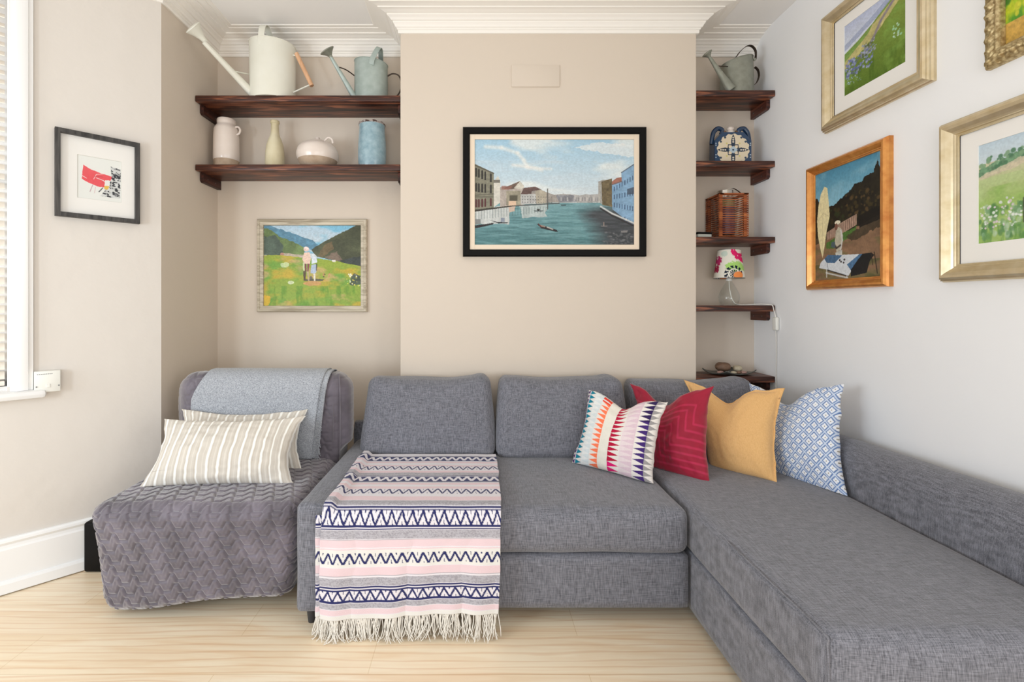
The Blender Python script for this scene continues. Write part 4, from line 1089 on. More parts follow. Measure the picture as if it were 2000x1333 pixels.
for j in range(nv):
    t = j / (nv - 1)
    for i in range(2 * nu + 1):
        a = math.pi + math.pi * i / nu; r = .063 + (.0865 - .063) * t
        V.append((r * math.cos(a), r * math.sin(a), SH1 + (SH0 - SH1) * t)); cc.append(full[j, i % (2 * nu)])
M['shade'] = pm('printed_cotton_shade', (1, 1, 1, 1), .9, spec=.1, attr=True)
mk('lamp_shade', V, gridfaces(nv, 2 * nu + 1), M['shade'], o, True, np.array(cc))
for r, z in ((.0865, SH0), (.063, SH1)):
    c = [(r * math.cos(2 * math.pi * k / 40), r * math.sin(2 * math.pi * k / 40), z) for k in range(42)]; MB().tube(c, .0014, 6, False).build('shade_ring', M['brush_steel'], o)
for k in range(3):
    a = k * 2.094 + .4; MB().tube([(0.012 * math.cos(a), .012 * math.sin(a), .2), (.0835 * math.cos(a), .0835 * math.sin(a), SH0 + .012)], .0012, 5).build('shade_spoke', M['brush_steel'], o)
L_ = o.location
pts = bez([(0, 0, .15), (.004, 0, .10), (.012, -.005, .05), (.03, -.01, .014), (.062, -.015, .004), (.10, -.03, .004)] + [Vector(q) - L_ for q in ((1.70, 2.855, Z4 + .008), (1.735, 2.84, Z4 + .006), (1.755, 2.823, Z4 + .001), (1.762, 2.818, Z4 - .03), (1.768, 2.81, Z4 - .072))], 6)
MB().tube(pts, .0027, 8).build('flex', M['cord'], o)
pts = bez([Vector(q) - L_ for q in ((1.768, 2.81, Z4 - .145), (1.772, 2.812, Z4 - .25), (1.7725, 2.815, Z4 - .45), (1.7705, 2.812, Z4 - .60), (1.772, 2.812, .40))], 8)
MB().tube(pts, .0022, 8).build('flex', M['cord'], o)
MB().box((1.757, 2.790, Z4 - .147), (1.777, 2.828, Z4 - .070), .006, 3, Matrix.Translation(-L_)).build('switch', M['plastic'], o)

# dish with stones
o = empty('dish', (1.548, 2.915, Z5), 0, 'shallow black dish with upswept corners on the lowest right shelf', 'dish')
def dish_pt(u, v):
    e = .105 * (1 - .25 * (abs(u) ** 2 + abs(v) ** 2) / 2 * .6)
    x = u * e * 1.15; y = v * e; a = R(22); x, y = x * math.cos(a) - y * math.sin(a), x * math.sin(a) + y * math.cos(a)
    return Vector((x * 1.12, y * .82, .004 + .012 * (u * u * u * u + v * v * v * v) * .5 + .012 * (u * v) ** 2 + .004 * (u * u + v * v)))
n = 31; V = [dish_pt(-1 + 2 * i / (n - 1), -1 + 2 * j / (n - 1)) for i in range(n) for j in range(n)]
dm = MB(); dm.add(V, gridfaces(n, n)); ds = dm.build('bowl', M['slate'], o, True, 180)
sol = ds.modifiers.new('thick', 'SOLIDIFY'); sol.thickness = .005; sol.offset = 1
def stone(name, x, y, z, rx, ry, rz_, mat, label, hole=0, seed=1, grp=None):
    so_ = empty(name, (x, y, z), 0, label, 'candle holder' if hole else 'pebble', grp)
    bm = bmesh.new(); bmesh.ops.create_icosphere(bm, subdivisions=4, radius=1)
    for v in bm.verts:
        nn = 1 + .08 * mnoise.noise(v.co * 1.6 + Vector((seed * 5, 0, 0)))
        if hole and v.co.z > .80: v.co.z = .80 - (.35 if math.hypot(v.co.x, v.co.y) < .42 else 0)
        v.co = Vector((v.co.x * rx * nn, v.co.y * ry * nn, v.co.z * rz_ * nn + rz_))
    m = MB(); bm.verts.index_update(); m.add([v.co.copy() for v in bm.verts], [[v.index for v in f.verts] for f in bm.faces]); bm.free()
    b_ = m.build('body', mat, so_, True, 60)
    if hole: MB().lathe([(.0005, rz_ * 1.44), (rx * .38, rz_ * 1.44), (rx * .38, rz_ * 1.55), (.0005, rz_ * 1.56)], n=20).build('cup', M['wire'], so_)
    return so_
stone('stone_holder', 1.510, 2.915, Z5 + .018, .045, .042, .030, M['pebble_brown'], 'larger brown round stone tealight holder in the black dish', 1, 1)
stone('stone_holder', 1.606, 2.925, Z5 + .014, .027, .027, .022, M['pebble_pale'], 'smaller pale round stone tealight holder in the black dish', 1, 2)
for i, (x, y, rx, mt, lb_) in enumerate(((1.470, 2.865, .020, 'pebble_pink', 'reddish-brown pebble at the left end of the black dish'), (1.503, 2.850, .016, 'pebble_grey', 'grey-green pebble below the brown stone holder'),
                                 (1.540, 2.850, .018, 'pebble_pale', 'pale cream pebble at the front of the black dish'), (1.575, 2.855, .016, 'pebble_brown', 'dark brown pebble in front of pale stone holder'),
                                 (1.606, 2.858, .018, 'pebble_pink', 'pinkish pebble at the right of the black dish'))):
    stone('pebble', x, y, Z5 + .012, rx, rx * .8, .009, M[mt], lb_, 0, i + 4, 'pebbles in the black dish')

# ------------------------------------------------------------------ corner sofa
sofa = empty('corner_sofa', (.5, 2.3, 0), 0, 'charcoal grey fabric corner sofa with chaise along the right wall', 'sofa')
def part(name, V, Fc, mat, root, **k):
    L = root.location; return mk(name, [Vector(v) - L for v in V], Fc, mat, root, **k)
def fuzz(V, amp, f, seed):
    return np.array([np.array(v) + amp * np.array(mnoise.noise_vector(Vector(v) * f + Vector((seed * 3.1, seed, 0)))) for v in V])
V, Fc = softbox(-.555, .838, 1.857, 2.70, .279, .462, .045, (0, .012, .010), .018); part('seat_cushion', fuzz(V, .0035, 5, 1), Fc, M['sofa'], sofa)
V, Fc = softbox(-.60, .838, 1.872, 2.70, .066, .2765, .010, (0, .003, 0), .03); part('seat_base', V, Fc, M['sofa'], sofa)
V, Fc = softbox(.845, 1.568, 1.150, 2.70, .279, .464, .028, (0, .028, .010), .018); part('chaise_cushion', fuzz(V, .003, 4, 2), Fc, M['sofa'], sofa)
V, Fc = softbox(.849, 1.568, 1.168, 2.70, .048, .2775, .012, (0, .004, 0), .03); part('chaise_base', V, Fc, M['sofa'], sofa)
# piping seam down the chaise front corner and along its top edge
pp = MB(); pp.tube(bez([(.8475, 1.62, .462), (.852, 1.35, .4585), (.853, 1.172, .455), (.853, 1.155, .43), (.853, 1.152, .29)], 6), .0022, 6)
pp.v = [tuple(Vector(v) - sofa.location) for v in pp.v]; pp.build('piping', M['sofa'], sofa)
# low left arm
V, Fc = softbox(-.700, -.562, 1.842, 2.72, .066, .487, .022, (.004, .006, .004), .018)
V = np.array(V); V[:, 2] += np.clip((V[:, 1] - 1.95) / .6, 0, 1) * .016 * (V[:, 2] > .3); V[:, 0] += np.clip((V[:, 1] - 1.9) / .7, 0, 1) * .022
part('armrest', fuzz(V, .003, 6, 4), Fc, M['sofa'], sofa)
# right arm, wide and round-topped
prof = [(1.572, .06), (1.571, .30), (1.572, .46), (1.580, .56), (1.596, .625), (1.625, .663), (1.665, .678), (1.71, .672), (1.742, .648), (1.752, .60), (1.753, .3), (1.753, .06)]
bp2 = bez([(x, 0, z) for x, z in prof], 5); ys = [1.125, 1.135] + list(np.linspace(1.15, 2.24, 56)) + [2.262, 2.276, 2.283]
V = []; m_ = len(bp2)
for y in ys:
    ins = 0 if 1.14 <= y <= 2.25 else (.02 if y > 2.28 or y < 1.13 else .007)
    dz = -.018 * np.clip((y - 1.5) / .78, 0, 1)
    for q in bp2:
        cxm = 1.662; x = q.x + (cxm - q.x) * ins * 2.2; z = q.z - ins * (q.z > .3) + dz * (q.z > .4)
        V.append((x, y, z))
Fc = gridfaces(len(ys), m_, 0, True); Fc.append(tuple(range(m_))); Fc.append(tuple((len(ys) - 1) * m_ + k for k in range(m_))[::-1])
ra = MB().add(fuzz(V, .003, 5, 5) - np.array(sofa.location), Fc); ra.build('armrest', M['sofa'], sofa, True, 70)
V, Fc = softbox(-.70, 1.56, 2.705, 2.775, .066, .60, .02, (0, 0, 0), .05); part('back_frame', V, Fc, M['sofa'], sofa)
for x, y in ((-.655, 1.90), (.78, 2.62), (-.655, 2.64), (1.5, 1.22), (.93, 1.22), (1.5, 2.6)):
    top = .0655 if x < .8 else .0475
    MB().lathe([(.0005, .0), (.014, 0), (.022, top), (.0005, top)], Vector((x, y, 0)) - sofa.location, 16).build('leg', M['leg'], sofa)

def backcushion(x0, x1, zb, zt, yb, yt, th, seed, sag=.012):
    """upholstered back pillow standing on the seat, leaning back from yb at the foot to yt at the top"""
    V, Fc = softbox(x0, x1, 0, th, 0, zt - zb, .045, (.008, .022, 0), .016)
    V = np.array(V); h = zt - zb
    t = V[:, 2] / h; u = (V[:, 0] - x0) / (x1 - x0)
    V[:, 0] += (-(u - .5) * .05 * t)            # narrower at the top
    V[:, 1] += yb + (yt - yb) * t
    V[:, 2] += zb - sag * np.sin(np.clip(u, 0, 1) * math.pi) * np.clip((t - .6) / .4, 0, 1) + .008 * np.exp(-((u - (.92 if seed % 2 else .9)) / .05) ** 2) * np.clip((t - .8) / .2, 0, 1)
    # soft creases in the lower corner
    cr = np.exp(-(((u - (.96 if seed == 1 else .05)) / .16) ** 2)) * np.exp(-(((t - .14) / .14) ** 2))
    V[:, 1] += cr * .007 * np.sin(t * 60 + u * 14)
    return fuzz(V, .007, 5.5, seed + 20), Fc
V, Fc = backcushion(-.612, .100, .468, .868, 2.465, 2.572, .17, 1); part('back_cushion', V, Fc, M['sofa'], sofa)
V, Fc = backcushion(.106, .815, .464, .868, 2.455, 2.572, .17, 2); part('back_cushion', V, Fc, M['sofa'], sofa)
V, Fc = backcushion(.822, 1.545, .466, .850, 2.475, 2.60, .16, 3); part('back_cushion', V, Fc, M['sofa'], sofa)

# ------------------------------------------------------------------ scatter cushions
def pillow(name, tl, tr, brc, bl, th, label, mat, pat=None, dip=0.0, dipu=.5, dipw=.22, pinch=.05, N=110, seed=1, group=None, flat=.0, wr=.004, back=.6, power=.42, cat='cushion', face=-1, ear=.0):
    c = (tl + tr + brc + bl) / 4
    o = empty(name, ((bl + brc) / 2), 0, label, cat, group)
    ex = ((tr - tl) + (brc - bl)).normalized(); ez = ((tl - bl) + (tr - brc)).normalized(); nn = ez.cross(ex).normalized()   # faces the camera side
    if nn.y > 0: nn = -nn
    g = np.linspace(0, 1, N); U, W = np.meshgrid(g, g, indexing='ij')     # U right, W down
    def pos(sign):
        cu = np.sin(np.pi * U); cw = np.sin(np.pi * W)
        ue = U + pinch * (0.5 - U) * 2 * (cw ** .8) * (np.abs(U - .5) * 2) ** 2 * .5
        we = W + pinch * (0.5 - W) * 2 * (cu ** .8) * (np.abs(W - .5) * 2) ** 2 * .5 * np.where(W > .5, .4, 1)
        ds = dip * np.exp(-((U - dipu) / dipw) ** 2) * np.clip(1 - W * 1.25, 0, 1) ** 1.2
        we2 = we + ds
        A_ = np.array(tl); B_ = np.array(tr); C_ = np.array(brc); D_ = np.array(bl)
        p = (A_ * ((1 - ue) * (1 - we2))[..., None] + B_ * (ue * (1 - we2))[..., None] + C_ * (ue * we2)[..., None] + D_ * ((1 - ue) * we2)[..., None])
        Uf = np.clip((U - flat) / (1 - 2 * flat), 0, 1); Wf = np.clip((W - flat) / (1 - 2 * flat), 0, 1)
        h = (np.sin(np.pi * Uf) * np.sin(np.pi * Wf)) ** power
        h = h * (1 - .35 * np.exp(-((U - dipu) / (dipw * .8)) ** 2) * np.exp(-(W / .30) ** 2) * (dip > 0))
        # sags towards the foot of the cushion
        h = h * (.86 + .28 * W)
        wk = (fbm(U * 5, W * 5, seed, 3) - .5) * 2
        edge = np.clip(np.minimum.reduce([U, 1 - U, W, 1 - W]) * 14, 0, 1)
        rip = np.sin((U + W) * 40 + 4 * fbm(U * 3, W * 3, seed + 5)) * np.exp(-np.minimum.reduce([U, 1 - U, W, 1 - W]) * 18) * wr * .5
        hh = (th * h * (1 if sign > 0 else back) + (wk * wr * 2.2 + rip) * edge * (1 if sign > 0 else .3))
        p = p + np.array(nn)[None, None, :] * (sign * hh)[..., None]
        wv = (fbm(U * 7, W * 7, seed + 31, 3) - .5) * .016 * (1 - edge * .6); wz = (fbm(U * 7, W * 7, seed + 47, 3) - .5) * .016 * (1 - edge * .6) * (W < .8)
        p = p + np.array(ex) * wv[..., None] + np.array(ez) * wz[..., None]
        return p
    pf = pos(1).reshape(-1, 3); pb = pos(-1).reshape(-1, 3)
    lowest = .470
    allp = np.concatenate([pf, pb]); 
    # settle on the seat: never below it
    allp[:, 2] = np.where(allp[:, 2] < lowest, lowest + (allp[:, 2] - lowest) * .05, allp[:, 2])
    F1 = gridfaces(N, N, 0, True); F2 = gridfaces(N, N, N * N, False)
    side = []
    cols = None
    if pat is not None:
        c0 = pat(U, W).reshape(-1, 3); cols = np.concatenate([c0, c0]); cols = np.clip(cols, 0, 1)
    k = N * N
    ring = [i * N for i in range(N)] + [(N - 1) * N + j for j in range(1, N)] + [i * N + N - 1 for i in range(N - 2, -1, -1)] + [j for j in range(N - 2, 0, -1)]
    for i in range(len(ring)):
        a, b = ring[i], ring[(i + 1) % len(ring)]; side.append((a, b, b + k, a + k))
    L = np.array(o.location)
    bd = mk('cover', allp - L, F1 + F2 + side, mat, o, True, cols)
    bm = bmesh.new(); bm.from_mesh(bd.data); bmesh.ops.remove_doubles(bm, verts=bm.verts, dist=.00002); bmesh.ops.recalc_face_normals(bm, faces=bm.faces); bm.to_mesh(bd.data); bm.free()
    return o, pf.reshape(N, N, 3), nn

def C3(*a): return np.array(a, float) / 255.
def mixc(base, m, col): m = np.clip(m, 0, 1)[..., None]; return base * (1 - m) + np.array(col, float) / 255. * m

def pat_triangles(U, W):
    c = np.ones(U.shape + (3,)) * C3(226, 220, 214)
    n = 15; f = (W * n) % 1; half = np.abs(f - .5) * 2      # 0 at row centre, 1 at row edge
    def tri(u0, u1, col, tip='r', c_=c, sh=0):
        nonlocal c
        t = (U - u0) / (u1 - u0); t = t if tip == 'r' else 1 - t
        ff = ((W * n + sh) % 1); hf = np.abs(ff - .5) * 2
        c = mixc(c, ((U > u0) & (U < u1) & (hf < (1 - t) * .96)) * 1., col)
    tri(.0, .035, (72, 36, 96), 'l')
    c = mixc(c, ((U > .04) & (U < .06)) * 1., (214, 204, 214))
    c = mixc(c, ((U > .145) & (U < .26)) * .75, (206, 218, 222)); tri(.05, .15, (10, 124, 146), 'r'); tri(.15, .26, (226, 228, 226), 'r', sh=0)
    tri(.262, .372, (244, 122, 84), 'l')
    c = mixc(c, ((U > .262) & (U < .372) & (W < .10) & (half < .7)) * 1., (226, 62, 46))
    c = mixc(c, ((U > .372) & (U < .486)) * .7, (224, 220, 206))
    tri(.49, .625, (178, 18, 58) , 'r')
    c = mixc(c, ((U > .49) & (U < .625) & (W > .86) & (half < (1 - (U - .49) / .135))) * 1., (218, 22, 110))
    c = mixc(c, ((U > .625) & (U < .775)) * .6, (222, 200, 208)); tri(.625, .775, (214, 190, 200), 'l')
    tri(.776, .905, (66, 42, 110), 'l'); tri(.905, 1.0, (150, 146, 146), 'r')
    c = mixc(c, ((U > .776) & (U < .905) & (W < .3) & (half < (U - .776) / .129)) * .6, (34, 22, 62))
    return c * (1 + .04 * (fbm(U * 60, W * 60, 3)[..., None] - .5))

def pat_zigzag(U, W):
    base = np.ones(U.shape + (3,)) * C3(152, 10, 46)
    d1 = np.full(U.shape, 9.)
    # raised bands folding round three corners, one inside the other
    for pts in [[(-.1, .47), (.49, .47), (.47, .72), (1.1, .76)], [(-.1, .405), (.585, .41), (.56, .65), (1.1, .685)], [(-.1, .335), (.68, .345), (.665, .575), (1.1, .61)], [(-.1, .265), (.775, .28), (.765, .50), (1.1, .535)],
                [(-.1, .535), (.40, .535), (.38, .79), (1.1, .835)], [(-.1, .60), (.31, .60), (.29, .86), (1.1, .91)], [(-.1, .20), (.87, .215), (.865, .43), (1.1, .46)]]:
        for (x1, y1), (x2, y2) in zip(pts, pts[1:]):
            dx, dy = x2 - x1, y2 - y1; L = dx * dx + dy * dy; t = np.clip(((U - x1) * dx + (W - y1) * dy) / L, 0, 1)
            d1 = np.minimum(d1, np.hypot(U - x1 - t * dx, W - y1 - t * dy) - .0)
    c = mixc(base, np.clip(1.8 - d1 / .009, 0, 1) * .6, (196, 44, 86))
    return c * (1 + .10 * (fbm(U * 14, W * 14, 9)[..., None] - .5))

def pat_lattice(U, W):
    c = np.ones(U.shape + (3,)) * C3(236, 238, 242)
    n = 9.5; a = (U * n + W * n * 1.02); b = (U * n - W * n * 1.02)
    fa = np.abs((a % 1) - .5) * 2; fb = np.abs((b % 1) - .5) * 2    # 1 on lattice lines
    c = mixc(c, ((fa > .60) | (fb > .60)) * 1., (122, 150, 196)); c = mixc(c, ((fa > .86) | (fb > .86)) * 1., (206, 216, 232))
    c = mixc(c, ((np.maximum(fa, fb) > .60) & (np.maximum(fa, fb) < .70)) * 1., (78, 106, 158))
    q = np.hypot(fa, fb); c = mixc(c, (q < .16) * 1., (150, 142, 128))
    c = mixc(c, ((np.maximum(fa, fb) > .40) & (np.maximum(fa, fb) < .50) & (np.abs(fa - fb) > .2)) * .5, (150, 170, 206))
    return c

def pat_stripes(U, W):
    c = np.ones(U.shape + (3,)) * C3(200, 193, 183)
    f = (U * 14.5) % 1
    c = mixc(c, (np.abs(f - .5) < .105) * 1., (238, 236, 230)); c = mixc(c, ((f < .10)) * .7, (216, 210, 200)); c = mixc(c, (np.abs(f - .30) < .03) * .5, (180, 168, 152)); c = mixc(c, (np.abs(f - .72) < .03) * .5, (180, 168, 152))
    return c

pillow('patterned_cushion', P(1150, 760, 2.47), P(1304, 784, 2.20), P(1277, 950, 2.115), P(1116, 905, 2.40), .075, 'cushion with teal, orange, crimson and purple rows of triangles', M['col_cloth'], pat_triangles, .13, .50, .17, .12, 230, 1, wr=.003)
pillow('velvet_cushion', P(1231, 748, 2.56), P(1394, 754, 2.27), P(1388, 948, 2.13), P(1262, 925, 2.40), .078, 'crimson velvet cushion with raised zigzag lines, second from left on the sofa', M['col_velvet'], pat_zigzag, .17, .42, .20, .16, 200, 2, wr=.006)
o, pf, nn = pillow('linen_cushion', P(1336, 742, 2.57), P(1534, 758, 2.25), P(1518, 950, 2.115), P(1388, 930, 2.38), .085, 'plain mustard yellow linen cushion with flanged edge', M['mustard'], None, .17, .44, .17, .12, 110, 3, flat=.035, wr=.003)
pillow('lattice_cushion', P(1462, 750, 2.52), P(1649, 749, 2.12), P(1655, 974, 1.975), P(1492, 930, 2.36), .074, 'blue and white diamond lattice cushion against the right armrest', M['col_cloth'], pat_lattice, .17, .42, .19, .12, 260, 4, wr=.003)
sg = 'striped pillows on the quilted chair'
pillow('striped_pillow', P(318, 820, 2.235), P(598, 812, 2.28), P(574, 948, 2.125), P(270, 954, 2.075), .085, 'front beige and white striped oblong pillow on the quilted chair', M['col_cloth'], pat_stripes, .0, .5, .2, .14, 200, 5, sg, wr=.005, cat='pillow')
pillow('striped_pillow', P(352, 797, 2.405), P(604, 797, 2.43), P(592, 920, 2.31), P(338, 922, 2.26), .060, 'rear striped oblong pillow tucked behind the matching front one', M['col_cloth'], pat_stripes, .05, .45, .5, .14, 160, 6, sg, wr=.006, cat='pillow')

# ------------------------------------------------------------------ quilted chair
def quilt(a, b):
    """stitched groove depth at cloth coordinates a (across), b (up), metres"""
    best = np.full(np.shape(a), 1e9); row = .047; per = .080; A_ = .030
    k0 = np.floor(b / row)
    for dk in range(-2, 2):
        k = k0 + dk
        ph = (a / per + k * .21) % 1
        y = k * row + A_ * np.clip(np.where(ph < .5, (ph - .20) / .20, (.80 - ph) / .20), 0, 1)
        sl = np.where((((ph > .20) & (ph < .40)) | ((ph > .60) & (ph < .80))), A_ / (.20 * per), 0)
        best = np.minimum(best, np.abs(b - y) / np.sqrt(1 + sl * sl))
    return np.exp(-(best / .0042) ** 2) - .35 * np.exp(-((best - .012) / .007) ** 2)

chair = empty('quilted_chair', (-1.13, 2.2, 0), 0, 'low armless chair under grey quilted velvet cover in left alcove', 'chair')
CX0, CX1 = -1.548, -.716
V, Fc = softbox(CX0, CX1, 1.872, 2.50, .0, .470, .062, (.0, .004, .002), .0042, nobottom=True)
V = np.array(V); t = np.clip(V[:, 2] / .47, 0, 1); u = (V[:, 0] - CX0) / (CX1 - CX0)
frontness = np.clip((1.99 - V[:, 1]) / .08, 0, 1)
qd = quilt(V[:, 0] * 1.0, np.where(V[:, 2] > .44, .44 + (V[:, 1] - 1.90), V[:, 2]))
# face normals are near enough the axis of the dominant face
nf = np.zeros_like(V); top = V[:, 2] > .452; fr = (V[:, 1] < 1.885) & ~top
le = (V[:, 0] < CX0 + .012) & ~top & ~fr; ri = (V[:, 0] > CX1 - .012) & ~top & ~fr
mid = ~(top | fr | le | ri)
nf[top, 2] = 1; nf[fr, 1] = -1; nf[le, 0] = -1; nf[ri, 0] = 1
ctr = np.array([(CX0 + CX1) / 2, 2.186, .235]); 
inn = np.clip(V, [CX0 + .062, 1.872 + .062, .0], [CX1 - .062, 2.44, .408]); dv = V - inn; dl = np.linalg.norm(dv, axis=1, keepdims=True); dl[dl == 0] = 1
nf[mid] = (dv / dl)[mid]
nf[(dl[:, 0] < 1e-6) | (np.linalg.norm(nf, axis=1) == 0)] = (0, 0, 0)
V = V - nf * (qd * .0058)[:, None]
# drape: taper to the hem, hem rises to the right, soft folds
V[:, 0] += (1 - t) * (.5 - u) * .055
V[:, 1] += (1 - t) * .030 * frontness
V[:, 1] += frontness * (1 - t) * .010 * np.sin(u * 9 + 1)
hem = .006 + .075 * u ** 1.3 + .018 * np.exp(-((u - .52) / .18) ** 2) + .03 * np.exp(-((u - .0) / .05) ** 2)
V[:, 2] = hem + (V[:, 2]) * (1 - hem / .47)
V[:, 2] -= np.clip((1.95 - V[:, 1]) / .08, 0, 1) ** 2 * .010 * t
V = V + .006 * np.array([np.array(mnoise.noise_vector(Vector(v) * 4.2)) for v in V])
seat = part('seat', V, Fc, M['velvet'], chair)
BX0, BX1, BY0, BY1, BZ1 = -1.562, -.675, 2.455, 2.655, .905
V, Fc = softbox(BX0, BX1, BY0, BY1, .37, BZ1, .085, (.012, .012, .006), .0055)
V = np.array(V); ori = V.copy()
qd = quilt(V[:, 0], V[:, 2] + .011)
sidep = (V[:, 0] > BX1 - .07) | (V[:, 0] < BX0 + .07)
nf = np.zeros_like(V); inn = np.clip(V, [BX0 + .085, BY0 + .085, .28], [BX1 - .085, BY1 - .085, BZ1 - .085]); dv = V - inn; dl = np.linalg.norm(dv, axis=1, keepdims=True); dl[dl == 0] = 1; nf = dv / dl
gus = .6 * np.exp(-(((ori[:, 2] % .045) - .0225) / .005) ** 2)
V = V - nf * (np.where(sidep, gus * .8, qd) * .004)[:, None]
V[:, 0] += .020 * (.5 - (V[:, 2] - .28) / .625) * np.sign(V[:, 0] + 1.115) * -1 * .5
V = V + .008 * np.array([np.array(mnoise.noise_vector(Vector(v) * 5)) for v in V])
low = np.clip((.54 - V[:, 2]) / .04, 0, 1); V[:, 0] = np.where(V[:, 0] > -.712, V[:, 0] * (1 - low) + -.712 * low, V[:, 0])
part('backrest', V, Fc, M['velvet'], chair)
for xo in (.050, .012): MB().tube([Vector(q) - chair.location for q in bez([(BX1 - xo - .02, BY0 + .01, .48), (BX1 - xo - .012, BY0 - .004, .65), (BX1 - xo - .018, BY0 + .008, .82), (BX1 - xo - .035, BY0 + .05, BZ1 - .006)], 8)], .003, 6).build('piping', M['velvet'], chair)
for x in (CX0 + .12, CX1 - .12):
    for y in (2.14, 2.42): MB().box((x - .02, y - .02, .001), (x + .02, y + .02, .10), .004, 2, Matrix.Translation(-chair.location)).build('leg', M['leg'], chair)

# grey throw over the chair back
def ppath(d):
    """profile over the backrest: front foot, up, over the top, down behind (y, z), offset d"""
    r = .085 + d; pts = []
    for z in np.linspace(.475, BZ1 - .085, 40): pts.append((BY0 - d - .0118 * math.sin(math.pi * np.clip((z - .40) / .5, 0, 1)), z))
    for a in np.linspace(0, math.pi / 2, 14)[1:]: pts.append((BY0 + .085 - r * math.cos(a), BZ1 - .085 + r * math.sin(a)))
    for y in np.linspace(BY0 + .09, BY1 - .085, 4)[1:]: pts.append((y, BZ1 + d))
    for a in np.linspace(0, math.pi / 2, 14)[1:]: pts.append((BY1 - .085 + r * math.sin(a), BZ1 - .085 + r * math.cos(a)))
    for z in np.linspace(BZ1 - .09, .62, 12): pts.append((BY1 + d, z))
    return pts
def throw_sheet(x_l, x_r, d, nx, wav, seed, zmin=0):
    pth = [p for p in ppath(d)]; pth = [p for i, p in enumerate(pth) if not (i < 40 and p[1] < zmin)]
    V = []
    for i, (y, z) in enumerate(pth):
        for j in range(nx):
            u = j / (nx - 1); zz = z; xl = x_l(z, i); xr = x_r(z, i)
            x = xl + (xr - xl) * u
            nz = mnoise.noise(Vector((x * 6, z * 5, seed)))
            V.append(Vector((x, y - abs(nz) * wav * (1 if i < 42 else 0), z + abs(nz) * wav * .3 * (i >= 42))))
    return V, gridfaces(len(pth), nx, 0, True)
thr = empty('throw_blanket', (-1.1, 2.55, BZ1 + .012), 0, 'plain grey woven throw draped over the back of the quilted chair', 'throw')
V, Fc = throw_sheet(lambda z, i: -1.405 - .05 * max(0, (.90 - z)) / .12 if z > .78 else -1.455, lambda z, i: -.790 - .05 * min(1, max(0, .90 - z) / .4), .014, 110, .010, 2)
o1 = mk('upper_layer', [v - thr.location for v in V], Fc, M['throw'], thr)
V, Fc = throw_sheet(lambda z, i: -1.0, lambda z, i: -.762 - .045 * min(1, max(0, .90 - z) / .4), .008, 40, .003, 3)
o2 = mk('under_layer', [v - thr.location for v in V], Fc, M['throw'], thr)
for q in (o1, o2): s_ = q.modifiers.new('thick', 'SOLIDIFY'); s_.thickness = .004; s_.offset = 0
fm = MB(); rs = random.Random(4)
for i in range(60):
    z = .48 + i * .0066; x = -.812 + rs.uniform(-.004, .006) + .05 * max(0, (z - .5)) * 1; y = BY0 - .022 - .0118 * math.sin(math.pi * (z - .40) / .5)
    fm.tube([Vector(q) - thr.location for q in ((x - .01, y, z), (x + .006, y - .004, z - .004), (x + .014 + rs.uniform(-.004, .004), y - .003, z - .014 - rs.uniform(0, .008)))], .0012, 5)
tag(fm.build('fringe', M['throw'], thr), kind='stuff')

